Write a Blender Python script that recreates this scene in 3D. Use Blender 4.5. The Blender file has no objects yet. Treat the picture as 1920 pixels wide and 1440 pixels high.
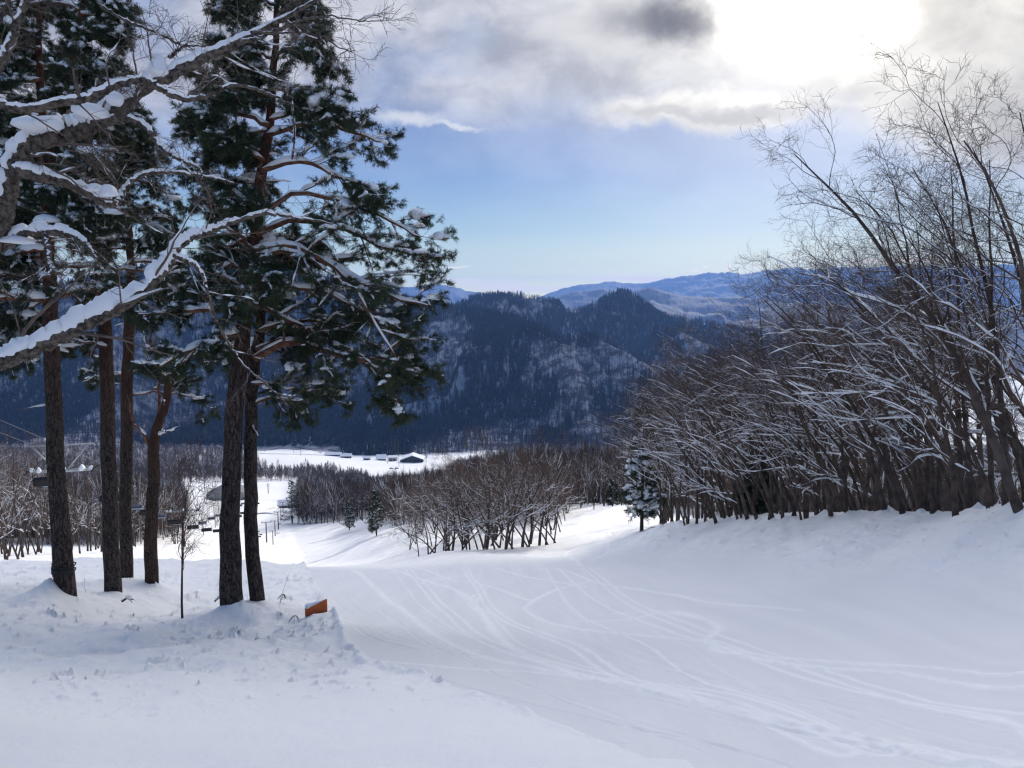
import bpy, math, random
import numpy as np
from mathutils import Vector

# ---------------------------------------------------------------- camera, world, sun, exposure
SC = bpy.context.scene
COL = SC.collection
PITCH = math.radians(6.3)
CP, SP = math.cos(PITCH), math.sin(PITCH)
F = 1442.0
cam_d = bpy.data.cameras.new("camera")
cam_d.sensor_width = 36.0
cam_d.lens = 36.0 * F / 1920.0
cam_d.clip_start = 0.1
cam_d.clip_end = 60000.0
cam = bpy.data.objects.new("camera", cam_d)
cam.location = (0, 0, 0)
cam.rotation_euler = (math.radians(90) - PITCH, 0, 0)
COL.objects.link(cam)
SC.camera = cam

def ray(px, py):
    u = (px - 960.0) / F
    v = (720.0 - py) / F
    return u, CP + v * SP, -SP + v * CP
def ab(px, py):
    u, y, z = ray(px, py)
    return u / y, z / y
def un(px, py, Y):
    u, y, z = ray(px, py)
    return np.array([u * Y / y, Y, z * Y / y])

SUN_AZ, SUN_EL = math.radians(19.7), math.radians(18.0)
SUNV = Vector((math.sin(SUN_AZ) * math.cos(SUN_EL), math.cos(SUN_AZ) * math.cos(SUN_EL), math.sin(SUN_EL)))
sl = bpy.data.lights.new("sun", 'SUN')
sl.energy = 3.45
sl.angle = math.radians(0.6)
sl.color = (1.0, 0.93, 0.82)
sun = bpy.data.objects.new("sun", sl)
sun.rotation_euler = SUNV.to_track_quat('Z', 'Y').to_euler()
sun.location = (20, 60, 60)
COL.objects.link(sun)

SC.view_settings.view_transform = 'Standard'
SC.view_settings.look = 'None'
SC.view_settings.exposure = 0.0
SC.view_settings.gamma = 1.0
SC.cycles.max_bounces = 5
SC.cycles.diffuse_bounces = 3
SC.cycles.glossy_bounces = 2
SC.cycles.volume_bounces = 0
SC.cycles.transparent_max_bounces = 6
SC.cycles.use_denoising = True
SC.cycles.caustics_reflective = False
SC.cycles.caustics_refractive = False
SC.cycles.filter_width = 1.3
SC.cycles.use_adaptive_sampling = True
SC.cycles.adaptive_threshold = 0.012

def lin(r, g, b):
    f = lambda c: ((c / 255.0) / 12.92 if c / 255.0 <= 0.04045 else ((c / 255.0 + 0.055) / 1.055) ** 2.4)
    return (f(r), f(g), f(b), 1.0)

class NT:
    def __init__(s, tree):
        s.t = tree; s.n = tree.nodes; s.l = tree.links
    def put(s, sock, v):
        if isinstance(v, bpy.types.NodeSocket): s.l.new(v, sock)
        elif v is not None: sock.default_value = v
    def node(s, ty, **kw):
        n = s.n.new(ty)
        for k, v in kw.items(): setattr(n, k, v)
        return n
    def m(s, op, a, b=None, c=None, clamp=False):
        n = s.node('ShaderNodeMath', operation=op, use_clamp=clamp)
        s.put(n.inputs[0], a)
        if b is not None: s.put(n.inputs[1], b)
        if c is not None: s.put(n.inputs[2], c)
        return n.outputs[0]
    def sstep(s, v, a, b):
        n = s.node('ShaderNodeMapRange', interpolation_type='SMOOTHSTEP')
        s.put(n.inputs[0], v); s.put(n.inputs[1], a); s.put(n.inputs[2], b)
        s.put(n.inputs[3], 0.0); s.put(n.inputs[4], 1.0)
        return n.outputs[0]
    def mix(s, f, a, b, bt='MIX'):
        n = s.node('ShaderNodeMix', data_type='RGBA', blend_type=bt)
        s.put(n.inputs[0], f); s.put(n.inputs[6], a); s.put(n.inputs[7], b)
        return n.outputs[2]
    def noise(s, vec, scale, detail=4, rough=0.5, dist=0.0, out=0):
        n = s.node('ShaderNodeTexNoise')
        if vec is not None: s.l.new(vec, n.inputs['Vector'])
        n.inputs['Scale'].default_value = scale; n.inputs['Detail'].default_value = detail
        n.inputs['Roughness'].default_value = rough; n.inputs['Distortion'].default_value = dist
        return n.outputs[out]
    def xyz(s, x, y, z=0.0):
        n = s.node('ShaderNodeCombineXYZ')
        s.put(n.inputs[0], x); s.put(n.inputs[1], y); s.put(n.inputs[2], z)
        return n.outputs[0]
    def ramp(s, f, pts, interp='LINEAR'):
        n = s.node('ShaderNodeValToRGB'); cr = n.color_ramp; cr.interpolation = interp
        while len(cr.elements) < len(pts): cr.elements.new(0.5)
        for e, (p, c) in zip(cr.elements, pts): e.position = p; e.color = c
        s.put(n.inputs[0], f)
        return n.outputs[0]

def build_world():
    w = bpy.data.worlds.new("World"); SC.world = w; w.use_nodes = True
    t = NT(w.node_tree); t.n.clear()
    tc = t.node('ShaderNodeTexCoord').outputs['Generated']
    sp = t.node('ShaderNodeSeparateXYZ'); t.l.new(tc, sp.inputs[0])
    x, y, z = sp.outputs
    yy = t.m('MAXIMUM', y, 0.12)
    a = t.m('DIVIDE', x, yy); b = t.m('DIVIDE', z, yy)
    ab_v = t.xyz(a, b, 0)
    el = t.m('ARCSINE', z)
    sky = t.node('ShaderNodeTexSky', sky_type='NISHITA', sun_disc=False)
    sky.sun_elevation = SUN_EL; sky.sun_rotation = SUN_AZ
    sky.altitude = 900; sky.air_density = 1.0; sky.dust_density = 0.6; sky.ozone_density = 2.0
    nis = t.mix(1.0, sky.outputs[0], (0.15, 0.153, 0.165, 1), 'MULTIPLY')
    e2 = t.m('DIVIDE', el, math.radians(40.0), clamp=True)
    grad = t.ramp(e2, [(0.0, (1.45, 1.42, 0.66, 1)), (1.2 / 40, (1.1, 1.16, 0.60, 1)), (2.5 / 40, (0.62, 0.74, 0.55, 1)), (5.0 / 40, lin(150, 184, 198)),
                       (8.5 / 40, lin(94, 140, 195)), (12.5 / 40, lin(80, 118, 183)), (20 / 40, lin(122, 152, 205)), (1.0, lin(104, 140, 205))])
    grad = t.mix(t.sstep(z, -0.012, -0.05), grad, (0.5, 0.53, 0.6, 1))
    front = t.sstep(y, -0.1, 0.5)
    base = t.mix(t.m('MULTIPLY', front, 0.8), nis, grad)
    # warped plane coordinates of the cloud deck
    wv = t.noise(ab_v, 3.2, 5, 0.55, 0.0, 1)
    wv2 = t.noise(ab_v, 13.0, 7, 0.68, 0.0, 1)
    def add(v1, v2, sc):
        n = t.node('ShaderNodeVectorMath', operation='MULTIPLY_ADD')
        t.l.new(v2, n.inputs[0]); n.inputs[1].default_value = (sc, sc, 0); t.l.new(v1, n.inputs[2]); return n.outputs[0]
    wab = add(add(ab_v, wv, 0.10), wv2, 0.045)      # centred below by subtracting the mean warp
    sub = t.node('ShaderNodeVectorMath', operation='SUBTRACT'); t.l.new(wab, sub.inputs[0]); sub.inputs[1].default_value = (0.0725, 0.0725, 0)
    wab = sub.outputs[0]
    s2 = t.node('ShaderNodeSeparateXYZ'); t.l.new(wab, s2.inputs[0]); wa, wb = s2.outputs[0], s2.outputs[1]
    def blob(px, py, rx, ry, e0, e1):
        ca, cb = ab(px, py)
        dx = t.m('DIVIDE', t.m('SUBTRACT', wa, ca), rx / F); dy = t.m('DIVIDE', t.m('SUBTRACT', wb, cb), ry / F)
        d = t.m('SQRT', t.m('ADD', t.m('MULTIPLY', dx, dx), t.m('MULTIPLY', dy, dy)))
        return t.sstep(d, e1, e0)
    # high cloud deck
    lo = t.m('SUBTRACT', ab(1000, 232)[1], t.m('MULTIPLY', t.sstep(a, 0.33, 0.62), 0.075))
    deck = t.sstep(t.m('SUBTRACT', wb, lo), -0.05, 0.06)
    veil = t.m('MULTIPLY', t.sstep(t.m('SUBTRACT', wb, lo), -0.16, 0.02), 0.35)
    sc = t.node('ShaderNodeVectorMath', operation='MULTIPLY'); t.l.new(ab_v, sc.inputs[0]); sc.inputs[1].default_value = (1.0, 1.6, 1)
    n1 = t.noise(sc.outputs[0], 4.6, 7, 0.56, 0.35)
    n2 = t.noise(sc.outputs[0], 2.2, 5, 0.5, 0.2)
    n3 = t.noise(sc.outputs[0], 11.0, 8, 0.62, 0.5)
    n1 = t.m('ADD', t.m('MULTIPLY', n1, 0.62), t.m('MULTIPLY', n3, 0.38))
    rgt = t.sstep(a, -0.15, 0.6)
    dcol = t.mix(t.sstep(n1, 0.36, 0.64), lin(158, 163, 180), lin(228, 229, 236))
    wcol = t.mix(t.sstep(n1, 0.36, 0.64), lin(188, 185, 181), lin(242, 238, 230))
    dcol = t.mix(rgt, dcol, wcol)
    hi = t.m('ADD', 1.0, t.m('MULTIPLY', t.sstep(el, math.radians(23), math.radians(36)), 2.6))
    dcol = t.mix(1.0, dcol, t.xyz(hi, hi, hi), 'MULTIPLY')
    hole = t.m('MULTIPLY', t.sstep(n2, 0.50, 0.36), 0.55)
    holes = t.m('SUBTRACT', 1.0, t.m('MULTIPLY', hole, t.sstep(a, 0.35, 0.0)))
    dm = t.m('MULTIPLY', t.m('MAXIMUM', deck, veil), holes)
    front2 = t.sstep(y, 0.12, 0.3)
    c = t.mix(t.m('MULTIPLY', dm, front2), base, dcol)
    # glow of the sun behind the thin cloud
    sa, sb = ab(1508, 14)
    ga = t.m('SUBTRACT', wa, sa); gb = t.m('SUBTRACT', wb, sb)
    gd = t.m('SQRT', t.m('ADD', t.m('MULTIPLY', ga, ga), t.m('MULTIPLY', t.m('MULTIPLY', gb, gb), 1.9)))
    gdn = t.m('ADD', gd, t.m('MULTIPLY', t.m('SUBTRACT', n1, 0.5), 0.30))
    core = t.m('MULTIPLY', t.m('POWER', t.sstep(gdn, 0.215, 0.0), 3.4), 8.0)
    halo = t.m('MULTIPLY', t.m('EXPONENT', t.m('MULTIPLY', t.m('MULTIPLY', gd, gd), -13.0)), 0.36)
    glow = t.m('MULTIPLY', t.m('ADD', core, halo), front2)
    gl = t.mix(1.0, lin(255, 250, 236), t.xyz(glow, glow, glow), 'MULTIPLY')
    # hand placed cloud forms
    def over(c, mask, col, op=1.0):
        return t.mix(t.m('MULTIPLY', t.m('MULTIPLY', mask, op), front2), c, col)
    c = over(c, blob(1345, 207, 240, 38, 0.5, 1.15), t.mix(t.sstep(n3, 0.4, 0.6), lin(226, 223, 218), lin(255, 252, 243)), 0.95)
    c = over(c, blob(1400, 214, 150, 16, 0.3, 1.3), lin(178, 176, 178), 0.8)
    c = over(c, blob(1230, 212, 90, 12, 0.3, 1.3), lin(186, 184, 186), 0.6)
    c = over(c, blob(760, 222, 80, 16, 0.2, 1.3), lin(232, 234, 240), 0.8)
    c = over(c, blob(850, 232, 55, 7, 0.2, 1.3), lin(236, 238, 242), 0.75)
    c = over(c, blob(870, 90, 55, 40, 0.1, 1.4), lin(172, 186, 210), 0.6)
    c = over(c, blob(1130, 60, 150, 60, 0.2, 1.3), lin(214, 213, 214), 0.7)
    c = t.mix(1.0, c, gl, 'ADD')
    c = over(c, blob(1205, 45, 95, 34, 0.1, 1.4), lin(152, 152, 160), 0.7)
    c = over(c, blob(1285, 48, 78, 50, 0.25, 1.3), t.mix(t.sstep(n3, 0.35, 0.65), lin(112, 113, 122), lin(150, 150, 156)), 0.9)
    # low cumulus along the horizon
    for (px, py, rx, ry) in ((930, 532, 60, 11), (1000, 541, 90, 8), (1200, 524, 130, 8), (1303, 506, 9, 4), (1323, 499, 6, 3), (1365, 500, 7, 5), (870, 522, 40, 6), (1690, 492, 130, 6), (860, 497, 26, 1.6)):
        ca, cb = ab(px, py)
        dx = t.m('DIVIDE', t.m('SUBTRACT', t.m('ADD', a, t.m('MULTIPLY', t.m('SUBTRACT', wa, a), 0.25)), ca), rx / F)
        dy = t.m('DIVIDE', t.m('SUBTRACT', t.m('ADD', b, t.m('MULTIPLY', t.m('SUBTRACT', wb, b), 0.22)), cb), ry / F)
        d = t.m('SQRT', t.m('ADD', t.m('MULTIPLY', dx, dx), t.m('MULTIPLY', dy, dy)))
        c = over(c, t.sstep(d, 1.3, 0.3), (1.5, 1.32, 1.0, 1), 0.9)
    bg = t.node('ShaderNodeBackground'); t.l.new(c, bg.inputs[0]); bg.inputs[1].default_value = 1.0
    o = t.node('ShaderNodeOutputWorld'); t.l.new(bg.outputs[0], o.inputs[0])
    w.cycles.sampling_method = 'MANUAL'; w.cycles.sample_map_resolution = 512
build_world()

# ---------------------------------------------------------------- materials
MATS = {}
def new_mat(name):
    m = bpy.data.materials.new(name); m.use_nodes = True
    t = NT(m.node_tree); t.n.clear()
    bs = t.node('ShaderNodeBsdfPrincipled'); o = t.node('ShaderNodeOutputMaterial')
    t.l.new(bs.outputs[0], o.inputs[0]); MATS[name] = m
    return m, t, bs
def simple(name, col, rough=0.8, var=0.25, scale=6.0, bump=0.0, bscale=30.0, metal=0.0, spec=0.3, obj_rand=0.0):
    m, t, bs = new_mat(name)
    tc = t.node('ShaderNodeTexCoord').outputs['Object']
    n = t.noise(tc, scale, 5, 0.6)
    lo = tuple(c * (1 - var) for c in col) + (1,); hi = tuple(min(1, c * (1 + var)) for c in col) + (1,)
    c = t.mix(t.sstep(n, 0.3, 0.7), lo, hi)
    if obj_rand:
        oi = t.node('ShaderNodeObjectInfo').outputs['Random']
        k = t.m('ADD', t.m('MULTIPLY', oi, obj_rand * 2), 1 - obj_rand)
        c = t.mix(1.0, c, t.xyz(k, k, k), 'MULTIPLY')
    t.l.new(c, bs.inputs['Base Color']); bs.inputs['Roughness'].default_value = rough
    bs.inputs['Metallic'].default_value = metal; bs.inputs['Specular IOR Level'].default_value = spec
    if bump:
        b = t.node('ShaderNodeBump'); b.inputs['Distance'].default_value = bump; b.inputs['Strength'].default_value = 0.8
        t.l.new(t.noise(tc, bscale, 6, 0.6), b.inputs['Height']); t.l.new(b.outputs[0], bs.inputs['Normal'])
    return m
def snow_mat(name, col=(0.86, 0.87, 0.9), bumps=((60.0, 0.004), (9.0, 0.01))):
    m, t, bs = new_mat(name)
    tc = t.node('ShaderNodeNewGeometry').outputs['Position']
    n = t.noise(tc, 0.7, 4, 0.5)
    c = t.mix(n, tuple(k * 0.975 for k in col) + (1,), col + (1,))
    t.l.new(c, bs.inputs['Base Color']); bs.inputs['Roughness'].default_value = 0.75
    bs.inputs['Specular IOR Level'].default_value = 0.25
    prev = None
    for sc_, d in bumps:
        b = t.node('ShaderNodeBump'); b.inputs['Distance'].default_value = d; b.inputs['Strength'].default_value = 1.0
        t.l.new(t.noise(tc, sc_, 5, 0.6), b.inputs['Height'])
        if prev is not None: t.l.new(prev, b.inputs['Normal'])
        prev = b.outputs[0]
    if prev is not None: t.l.new(prev, bs.inputs['Normal'])
    return m
def bark_mat(name, dark, light, red=None, sx=26.0):
    """plated bark: long vertical cells, optional orange tint with height (object Z)."""
    m, t, bs = new_mat(name)
    tcn = t.node('ShaderNodeTexCoord'); tc = tcn.outputs['Object']
    mp = t.node('ShaderNodeMapping'); mp.inputs['Scale'].default_value = (1, 1, 0.16); t.l.new(tc, mp.inputs[0])
    vo = t.node('ShaderNodeTexVoronoi', feature='DISTANCE_TO_EDGE'); vo.inputs['Scale'].default_value = sx
    wob = t.node('ShaderNodeVectorMath', operation='MULTIPLY_ADD'); t.l.new(t.noise(tc, 6, 5, 0.7, 0, 1), wob.inputs[0]); wob.inputs[1].default_value = (0.16, 0.16, 0.10); t.l.new(mp.outputs[0], wob.inputs[2])
    t.l.new(wob.outputs[0], vo.inputs['Vector'])
    e = t.sstep(vo.outputs[0], 0.0, 0.16)
    nz = t.noise(tc, 35, 5, 0.65)
    c = t.mix(t.m('MULTIPLY', e, t.m('ADD', nz, 0.25)), dark + (1,), light + (1,))
    if red:
        sp = t.node('ShaderNodeSeparateXYZ'); t.l.new(tc, sp.inputs[0])
        h = t.m('ADD', sp.outputs[2], t.m('MULTIPLY', t.noise(tc, 0.9, 3, 0.6), 3.0))
        c = t.mix(t.m('MULTIPLY', t.sstep(h, red[1], red[2]), 0.85), c, t.mix(nz, tuple(k * 0.45 for k in red[0]) + (1,), red[0] + (1,)))
    t.l.new(c, bs.inputs['Base Color']); bs.inputs['Roughness'].default_value = 0.9; bs.inputs['Specular IOR Level'].default_value = 0.15
    b = t.node('ShaderNodeBump'); b.inputs['Distance'].default_value = 0.02; b.inputs['Strength'].default_value = 0.9
    t.l.new(t.m('ADD', e, t.m('MULTIPLY', nz, 0.5)), b.inputs['Height']); t.l.new(b.outputs[0], bs.inputs['Normal'])
    return m

# ---------------------------------------------------------------- mesh helpers
def tagp(o, label=None, cat=None, group=None, kind=None):
    if label: o['label'] = label
    if cat: o['category'] = cat
    if group: o['group'] = group
    if kind: o['kind'] = kind
    return o
def mesh_np(name, V, Fc, mats, smooth=True, mi=None):
    """V (n,3); Fc: list of arrays (m,k) of faces with k corners."""
    me = bpy.data.meshes.new(name)
    Fc = [f for f in Fc if len(f)]
    me.vertices.add(len(V)); me.vertices.foreach_set("co", np.asarray(V, np.float32).ravel())
    loops = np.concatenate([f.ravel() for f in Fc]).astype(np.int32)
    tot = np.concatenate([np.full(len(f), f.shape[1], np.int32) for f in Fc])
    st = np.concatenate([[0], np.cumsum(tot)[:-1]]).astype(np.int32)
    me.loops.add(len(loops)); me.loops.foreach_set("vertex_index", loops)
    me.polygons.add(len(tot)); me.polygons.foreach_set("loop_start", st)
    me.polygons.foreach_set("use_smooth", np.full(len(tot), smooth, bool))
    for m in mats: me.materials.append(m)
    if mi is not None: me.polygons.foreach_set("material_index", np.asarray(mi, np.int32))
    me.update(calc_edges=True); me.validate()
    return me
def link(name, me, parent=None):
    o = bpy.data.objects.new(name, me); COL.objects.link(o)
    if parent is not None: o.parent = parent
    return o
class Geo:
    """collects vertex / face blocks."""
    def __init__(s): s.V = []; s.Q = []; s.T = []; s.n = 0; s.mq = []; s.mt = []
    def add(s, V, Q=None, T=None, mi=0):
        V = np.asarray(V, float).reshape(-1, 3)
        if Q is not None and len(Q): s.Q.append(np.asarray(Q) + s.n); s.mq.append(np.full(len(Q), mi))
        if T is not None and len(T): s.T.append(np.asarray(T) + s.n); s.mt.append(np.full(len(T), mi))
        s.V.append(V); s.n += len(V); return s
    def mesh(s, name, mats, smooth=True):
        V = np.concatenate(s.V); fs = []; mi = []
        if s.Q: fs.append(np.concatenate(s.Q)); mi.append(np.concatenate(s.mq))
        if s.T: fs.append(np.concatenate(s.T)); mi.append(np.concatenate(s.mt))
        return mesh_np(name, V, fs, mats, smooth, np.concatenate(mi))
    def obj(s, name, mats, parent=None, smooth=True):
        return link(name, s.mesh(name, mats if isinstance(mats, (list, tuple)) else [mats], smooth), parent)
def box(g, cx, cy, cz, sx, sy, sz, rz=0.0, mi=0, rx=0.0):
    v = np.array([[i, j, k] for k in (-.5, .5) for j in (-.5, .5) for i in (-.5, .5)]) * [sx, sy, sz]
    if rx:
        c, s = math.cos(rx), math.sin(rx); v = v @ np.array([[1, 0, 0], [0, c, s], [0, -s, c]])
    c, s = math.cos(rz), math.sin(rz); v = v @ np.array([[c, s, 0], [-s, c, 0], [0, 0, 1]])
    g.add(v + [cx, cy, cz], Q=[[0, 2, 3, 1], [4, 5, 7, 6], [0, 1, 5, 4], [2, 6, 7, 3], [0, 4, 6, 2], [1, 3, 7, 5]], mi=mi)
def nrm(v): return v / np.maximum(np.linalg.norm(v, axis=-1, keepdims=True), 1e-9)
def tubes(g, P, R, sides=6, mi=0, squash=1.0, rough=0.0, rng=None):
    """P (N,K,3) polylines, R (N,K) radii -> tubes, all at once, closed by collapsing tips."""
    P = np.asarray(P, float); R = np.asarray(R, float)
    if P.ndim == 2: P = P[None]; R = R[None]
    N, K, _ = P.shape
    if N == 0: return
    T = np.empty_like(P); T[:, 1:-1] = P[:, 2:] - P[:, :-2]; T[:, 0] = P[:, 1] - P[:, 0]; T[:, -1] = P[:, -1] - P[:, -2]
    T = nrm(T)
    ref = np.where(np.abs(T[:, :1, 2:3]) > 0.75, np.array([1.0, 0.12, 0.0]), np.array([0.05, 0.0, 1.0]))
    ref = np.broadcast_to(ref, T.shape)
    A = nrm(np.cross(T, ref)); B = np.cross(A, T)
    th = np.arange(sides) * 2 * math.pi / sides
    squash = np.asarray(squash, float)[..., None, None] if np.ndim(squash) else squash
    ring = A[:, :, None, :] * np.cos(th)[None, None, :, None] + squash * B[:, :, None, :] * np.sin(th)[None, None, :, None]
    RR = R[:, :, None, None] * np.ones((1, 1, sides, 1))
    if rough and rng is not None: RR = RR * (1 + rough * rng.uniform(-1, 1, (N, K, sides, 1)))
    V = (P[:, :, None, :] + ring * RR).reshape(-1, 3)
    i = np.arange(N)[:, None, None] * K * sides; k = np.arange(K - 1)[None, :, None] * sides; s = np.arange(sides)[None, None, :]
    s1 = (s + 1) % sides
    Q = np.stack([i + k + s, i + k + s1, i + k + sides + s1, i + k + sides + s], -1).reshape(-1, 4)
    caps = []
    if sides in (3, 4):
        c = (np.arange(N)[:, None] * K * sides + (K - 1) * sides + np.arange(sides)[None, :])
        if sides == 4: Q = np.concatenate([Q, c]); g.add(V, Q=Q, mi=mi)
        else: g.add(V, Q=Q, T=c, mi=mi)
    else:
        c = (np.arange(N)[:, None] * K * sides + (K - 1) * sides); j = np.arange(1, sides - 1)[None, :]
        T3 = np.stack([np.broadcast_to(c, (N, sides - 2)), c + j, c + j + 1], -1).reshape(-1, 3)
        c0 = np.arange(N)[:, None] * K * sides
        T4 = np.stack([np.broadcast_to(c0, (N, sides - 2)), c0 + j + 1, c0 + j], -1).reshape(-1, 3)
        g.add(V, Q=Q, T=np.concatenate([T3, T4]), mi=mi)
def resample(pts, K):
    pts = np.asarray(pts, float)
    # catmull-rom through pts
    n = len(pts)
    if n == 2: return pts[0] + (pts[1] - pts[0]) * np.linspace(0, 1, K)[:, None]
    p = np.vstack([2 * pts[0] - pts[1], pts, 2 * pts[-1] - pts[-2]])
    tt = np.linspace(0, n - 1, K); i = np.minimum(tt.astype(int), n - 2); f = (tt - i)[:, None]
    p0, p1, p2, p3 = p[i], p[i + 1], p[i + 2], p[i + 3]
    return 0.5 * (2 * p1 + (p2 - p0) * f + (2 * p0 - 5 * p1 + 4 * p2 - p3) * f ** 2 + (3 * p1 - p0 - 3 * p2 + p3) * f ** 3)

# value noise
def _h(ix, iy, seed):
    n = (ix * 374761393 + iy * 668265263 + seed * 1442695041) & 0xFFFFFFFF
    n = ((n ^ (n >> 13)) * 1274126177) & 0xFFFFFFFF
    return ((n ^ (n >> 16)) & 0xFFFF) / 65535.0
def vnoise(x, y, seed=0):
    ix = np.floor(x).astype(np.int64); iy = np.floor(y).astype(np.int64); fx = x - ix; fy = y - iy
    fx = fx * fx * fx * (fx * (fx * 6 - 15) + 10); fy = fy * fy * fy * (fy * (fy * 6 - 15) + 10)
    a = _h(ix, iy, seed); b = _h(ix + 1, iy, seed); c = _h(ix, iy + 1, seed); d = _h(ix + 1, iy + 1, seed)
    return (a + (b - a) * fx) * (1 - fy) + (c + (d - c) * fx) * fy - 0.5
def fbm(x, y, oct=4, seed=0, gain=0.5):
    s = 0; amp = 1.0
    for k in range(oct):
        s = s + amp * vnoise(x + 17.3 * k, y - 9.1 * k, seed + k); x = x * 2.03; y = y * 2.03; amp *= gain
    return s
def sst(x, a, b):
    t = np.clip((x - a) / (b - a), 0, 1); return t * t * (3 - 2 * t)

# ---------------------------------------------------------------- terrain
EYE = 1.6; SLP = 0.313
CTRL = [(0, 1440, 4.6), (960, 1440, 4.7), (1920, 1440, 4.5), (0, 1250, 9.2), (300, 1250, 9.5), (640, 1200, 12), (960, 1250, 9.8),
        (1400, 1200, 11), (1920, 1200, 9.6), (1900, 1056, 13.5), (1650, 1050, 17), (1400, 1045, 24), (1250, 1040, 31),
        (1925, 968, 15.6), (1790, 970, 18), (1600, 975, 24), (1400, 980, 32), (1240, 990, 40),
        (2300, 1000, 12), (2300, 1040, 20), (1900, 985, 24), (1900, 1000, 40), (1600, 985, 45), (1400, 982, 60), (1300, 978, 80),
        (1060, 1042, 45), (1130, 1000, 62), (1160, 965, 85), (1130, 950, 110),
        (830, 1036, 50), (950, 1034, 50), (1085, 1004, 60), (900, 1005, 75), (1000, 985, 95), (760, 1010, 80), (720, 992, 105),
        (570, 1066, 33), (800, 1059, 36), (1000, 1047, 39), (640, 1061, 55), (780, 1052, 55),
        (-350, 1062, 25), (0, 1064, 25), (200, 1064, 26), (400, 1064, 28), (500, 1062, 30),
        (125, 1168, 15.5), (213, 1142, 18.0), (285, 1118, 21.0), (437, 1197, 14.3), (490, 1190, 14.5), (-300, 1137, 14.5),
        (-350, 1068, 45), (0, 1068, 42), (200, 1068, 42), (400, 1068, 46), (500, 1068, 50),
        (0, 1050, 65), (200, 1050, 65), (400, 1052, 75), (100, 1030, 105), (450, 1040, 105), (-300, 1030, 90),
        (600, 1056, 80), (640, 1020, 140), (560, 1020, 150), (560, 985, 220), (620, 985, 205), (660, 982, 190), (700, 1000, 130),
        (500, 1010, 190), (450, 1000, 200), (300, 1005, 170),
        (470, 935, 420), (540, 945, 380), (600, 960, 300), (540, 905, 620), (770, 867, 900), (400, 897, 700), (560, 850, 1000), (400, 842, 1050),
        (830, 864, 900), (1000, 945, 260), (1000, 897, 600), (1200, 925, 300), (1200, 885, 700), (1500, 950, 200), (1500, 880, 700),
        (1900, 950, 200), (1900, 880, 700), (0, 940, 400), (0, 870, 900), (-500, 940, 400), (-500, 870, 900), (2400, 950, 200), (2400, 880, 700),
        (1000, 842, 1050), (1500, 850, 1100), (2000, 855, 1100), (-500, 842, 1050), (100, 842, 1050)]
_c = []
for (px, py, Y) in CTRL:
    p = un(px, py, Y)
    _c.append((p[0] / Y, math.log(Y), p[2] / Y + 1.6 / Y + SLP))
for a_ in (-1.1, -.5, 0, .5, 1.1): _c.append((a_, math.log(1.6), 0.0)); _c.append((a_, math.log(2.8), 0.0))
_c = np.array(_c)
def _u2(P): return np.stack([P[..., 0] * 2.2, P[..., 1] * 0.75], -1)
def _k(r2): return 0.5 * r2 * np.log(r2 + 1e-9)
_X = _u2(_c); _n = len(_X)
_A = np.zeros((_n + 3, _n + 3)); _A[:_n, :_n] = _k(((_X[:, None] - _X[None]) ** 2).sum(-1)) + 0.0025 * np.eye(_n)
_A[:_n, _n] = 1; _A[:_n, _n + 1:] = _X; _A[_n, :_n] = 1; _A[_n + 1:, :_n] = _X.T
_W = np.linalg.solve(_A, np.concatenate([_c[:, 2], [0, 0, 0]]))
def delta(a, lY):
    sh = a.shape; q = _u2(np.stack([np.clip(a, -1.15, 1.15).ravel(), lY.ravel()], -1)); out = np.empty(len(q))
    for s in range(0, len(q), 60000):
        b = q[s:s + 60000]; K = _k(((b[:, None] - _X[None]) ** 2).sum(-1))
        out[s:s + 60000] = K @ _W[:_n] + _W[_n] + b @ _W[_n + 1:]
    return out.reshape(sh)
def base_z(X, Y):
    X = np.asarray(X, float); Y = np.asarray(Y, float); Ys = np.clip(Y, 1.6, 1200.0)
    d = delta(X / Ys, np.log(Ys)) * sst(Y, 0.5, 2.5)
    return -(EYE + SLP * Y) + d * Ys
def hit(px, py):
    """world point where the view ray meets the bare slope."""
    Y = np.exp(np.linspace(math.log(2.0), math.log(1100), 900)); u, yy, zz = ray(px, py)
    X = u / yy * Y; g = base_z(X, Y) - zz / yy * Y
    i = np.argmax(g > 0)
    if g[i] <= 0: i = len(Y) - 1
    if i > 0:
        f = g[i - 1] / (g[i - 1] - g[i]); Yh = Y[i - 1] + f * (Y[i] - Y[i - 1])
    else: Yh = Y[0]
    return np.array([u / yy * Yh, Yh])
def at(px, Y):
    """ground point under picture column px at distance Y."""
    X = (px - 960) / F * Y
    for _ in range(4):
        z = float(gz(X, Y)); t_ = z / Y     # t = (-SP+v CP)/(CP+v SP)
        v = (t_ * CP + SP) / (CP - t_ * SP); X = (px - 960) / F * Y / (CP + v * SP)
    return np.array([X, Y, float(gz(X, Y))])

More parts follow.
